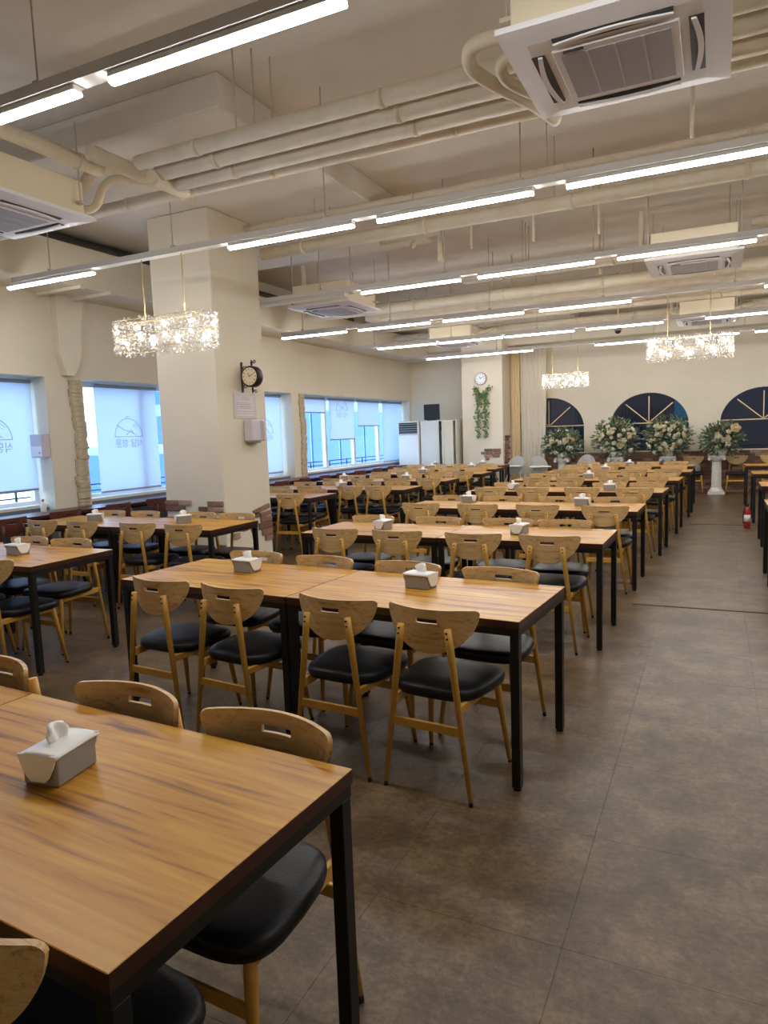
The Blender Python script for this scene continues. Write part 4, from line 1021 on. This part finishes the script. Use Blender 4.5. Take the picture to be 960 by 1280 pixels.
# pedestals with flowers
def flute_ring(b, z, r_, n=16):
    return [b.bm.verts.new(((r_ if k % 2 else r_*0.93)*math.cos(math.pi*k/n), (r_ if k % 2 else r_*0.93)*math.sin(math.pi*k/n), z)) for k in range(2*n)]
def make_pedestal():
    t_ = thing('pedestal', '', 'pedestal', group='white fluted pedestals')
    b = B(); b.box(-0.165, -0.165, 0, 0.165, 0.165, 0.05, 0.005); b.lathe([(0.16, 0.05), (0.15, 0.08), (0.12, 0.10), (0.115, 0.13), (0.10, 0.14)], seg=24); b.build('base', 'plaster_white', t_)
    b = B(); a = flute_ring(b, 0.14, 0.10); c = flute_ring(b, 0.70, 0.092); n = len(a)
    for k in range(n): b._fin([b.bm.faces.new((a[k], a[(k+1) % n], c[(k+1) % n], c[k]))])
    b._fin([b.bm.faces.new(a[::-1]), b.bm.faces.new(c)]); b.build('shaft', 'plaster_white', t_)
    b = B(); b.lathe([(0.095, 0.70), (0.11, 0.72), (0.13, 0.76)], seg=24); b.box(-0.16, -0.15, 0.785, 0.16, 0.15, 0.82, 0.005)
    for s_ in (-1, 1): b.tube([(s_*0.14, -0.14, 0.755), (s_*0.14, 0.14, 0.755)], 0.032, 14)
    b.box(-0.14, -0.13, 0.76, 0.14, 0.13, 0.79); b.build('capital', 'plaster_white', t_)
    return t_
def blossom_mesh(mat):
    b = B(); b.sm = True
    for (rad, h, np_, ph) in ((1.0, 0.45, 5, 0), (0.74, 0.6, 5, 0.6), (0.46, 0.7, 4, 1.2)):
        n = 16; g = []
        for (q, zz) in ((0.15, 0), (0.7, h*0.25), (1.0, h*0.75), (0.92, h)):
            g.append([b.bm.verts.new((rad*q*(1+0.12*math.cos(np_*a+ph))*math.cos(a), rad*q*(1+0.12*math.cos(np_*a+ph))*math.sin(a), zz*(1+0.15*math.cos(np_*a+ph)))) for a in [2*math.pi*k/n for k in range(n)]])
        for i in range(3):
            for k in range(n): b._fin([b.bm.faces.new((g[i][k], g[i][(k+1) % n], g[i+1][(k+1) % n], g[i+1][k]))])
    b.octa((0, 0, 0.35), 0.25, 0.25, 0.3)
    return b.mesh('blossom', mat)
bloss = [blossom_mesh('petal'), blossom_mesh('petal'), blossom_mesh('petal_cream')]
def arrangement(label, x, y, z, rx, rz_, seed, nb, big=None):
    rg = random.Random(seed)
    t_ = thing('flower_arrangement', label, 'flowers', (x, y, z), 0, 'white flower arrangements')
    B().lathe([(0.07, 0), (0.10, 0.02), (0.115, 0.09), (0.10, 0.12)], seg=18).build('bowl', 'plaster_white', t_)
    c = Vector((0, 0, rz_*0.85+0.04))
    b = B(); b2 = B(); bs = B()
    for k in range(900):
        v = Vector((rg.gauss(0, 1), rg.gauss(0, 1), rg.gauss(0, 1))).normalized(); q = rg.uniform(0.35, 1.05)
        if v.z < -0.55 and rg.random() < .6: continue
        p = c+Vector((v.x*rx*q, v.y*min(rx, 0.30)*q, v.z*rz_*q))
        leaf_quad(b if rg.random() < .68 else b2, p, v+Vector((rg.uniform(-.7, .7), rg.uniform(-.7, .7), rg.uniform(-.6, .5))), (rg.uniform(-.4, .4), -1, 0.5), rg.uniform(.07, .13), rg.uniform(.025, .05))
    for k in range(26):
        v = Vector((rg.gauss(0, 1), rg.gauss(0, .7), rg.gauss(0.3, 1))).normalized(); p = c+Vector((v.x*rx*1.12, v.y*0.3, v.z*rz_*1.12))
        bs.tube([(0, 0, 0.1), c*0.7+Vector((v.x, v.y, v.z))*0.1, p], 0.003, 4)
        for j in range(5): leaf_quad(b2, c.lerp(p, 0.75+0.06*j), v+Vector((rg.uniform(-.8, .8), rg.uniform(-.8, .3), rg.uniform(-.8, .8))), (0, -1, 0.2), .06, .025)
    b.build('foliage', 'leaf', t_, kind='stuff'); b2.build('pale_foliage', 'leaf_pale', t_, kind='stuff'); bs.build('stems', 'stem', t_, kind='stuff')
    for k in range(nb):
        v = Vector((rg.uniform(-1, 1), -abs(rg.gauss(0.8, .4)), rg.uniform(-.75, 1))).normalized()
        if k % 5 == 4: v.y = abs(v.y)
        q = rg.uniform(.78, 1.02); p = c+Vector((v.x*rx*q, v.y*min(rx, 0.30)*q, v.z*rz_*q))
        o = link('blossom', rg.choice(bloss), t_, p); s_ = rg.uniform(.035, .068); o.scale = (s_, s_, s_)
        o.rotation_euler = v.to_track_quat('Z', 'Y').to_euler()
    if big:
        o = link('blossom', bloss[2], t_, big); o.scale = (.10, .10, .10); o.rotation_euler = Vector((0.2, -1, 0.4)).to_track_quat('Z', 'Y').to_euler()
ped0 = make_pedestal(); bpy.context.view_layer.update(); KIDS[ped0.name] = list(ped0.children)
peds = [(-3.20, 16.25, 'white fluted pedestal nearest the sheer white curtain', 'loose white flower arrangement nearest the sheer white curtain', .42, .34, 34, None),
        (-2.02, 16.25, 'white fluted pedestal at curtain end of the middle arch', 'full white flower arrangement at curtain end of middle arch', 0.47, .43, 50, None),
        (-0.94, 16.25, 'white fluted pedestal at aisle end of the middle arch', 'full white flower arrangement at aisle end of middle arch', 0.47, .43, 50, None),
        (0.02, 16.28, 'white fluted pedestal standing clear at the end of the aisle', 'white flower arrangement with one large cream rose, at aisle end', .40, .34, 13, (0.25, -0.28, 0.56))]
for k, (x, y, la, lb, rx, rz_, nb, big) in enumerate(peds):
    if k == 0: ped0.location = (x, y, 0); ped0['label'] = la
    else: clone(ped0, (x, y, 0), 0, la)
    arrangement(lb, x+(0.08 if k == 3 else 0), y, 0.82, rx, rz_, 40+k, nb, big)
# white high chairs
def high_chair(label, x, y, rz):
    t_ = thing('high_chair', label, 'high chair', (x, y, 0), rz, 'white high chairs')
    b = B(); g = []
    n = 20
    for (q, z) in ((1.0, 0.50), (1.04, 0.60), (1.05, 0.70)):
        g.append([b.bm.verts.new((0.19*q*math.cos(a), 0.16*q*math.sin(a), z+(0.20*max(0, -math.sin(a))**1.2 if z > .65 else 0))) for a in [2*math.pi*k/n for k in range(n)]])
    for i in range(2):
        for k in range(n): b._fin([b.bm.faces.new((g[i][k], g[i][(k+1) % n], g[i+1][(k+1) % n], g[i+1][k]))])
    b._fin([b.bm.faces.new(g[0][::-1])])
    bmesh.ops.solidify(b.bm, geom=b.bm.faces[:], thickness=0.012)
    b.build('seat_shell', 'plastic_white', t_)
    B().box(-0.23, 0.10, 0.66, 0.23, 0.36, 0.685, 0.01, 2).build('tray', 'plastic_white', t_)
    for sx in (-1, 1):
        for sy in (-1, 1): B().tube([(sx*0.14, sy*0.11, 0.52), (sx*0.27, sy*0.25, 0)], [0.016, 0.014], 8).build('leg', 'plastic_white', t_)
        B().tube([(sx*0.215, -0.19, 0.22), (sx*0.215, 0.19, 0.22)], 0.009, 8).build('side_bar', 'plastic_white', t_)
    B().tube([(-0.215, 0.19, 0.22), (0.215, 0.19, 0.22)], 0.009, 8).build('foot_bar', 'plastic_white', t_)
high_chair('white plastic high chair standing against the sheer curtain', -4.22, 15.98, R(175))
high_chair('white plastic high chair standing a step in front of the curtain', -3.60, 15.62, R(200))
high_chair('white plastic high chair between the curtain-end pedestals', -2.62, 16.0, R(180))
# fire extinguisher by the tables across the aisle
t = thing('fire_extinguisher', 'red fire extinguisher on the floor beside the table across the aisle', 'extinguisher', (0.42, 11.1, 0)); t.scale = (.62, .62, .8)
B().lathe([(0.06, 0), (0.07, 0.01), (0.07, 0.30), (0.05, 0.36), (0.025, 0.38)], seg=18).build('cylinder', 'red', t)
B().lathe([(0.022, 0.38), (0.022, 0.42), (0.01, 0.43)], seg=12).box(-0.02, -0.10, 0.43, 0.02, 0.03, 0.445, 0.004).build('valve_handle', 'ink', t)
B().tube(smooth([(0, -0.02, 0.41), (-0.06, -0.06, 0.36), (-0.085, -0.05, 0.22), (-0.08, -0.05, 0.08)]), 0.011, 8).build('hose', 'ink', t)
B().lathe([(0.0708, 0.12), (0.0708, 0.24)], seg=18).build('label_band', 'plastic_white', t)
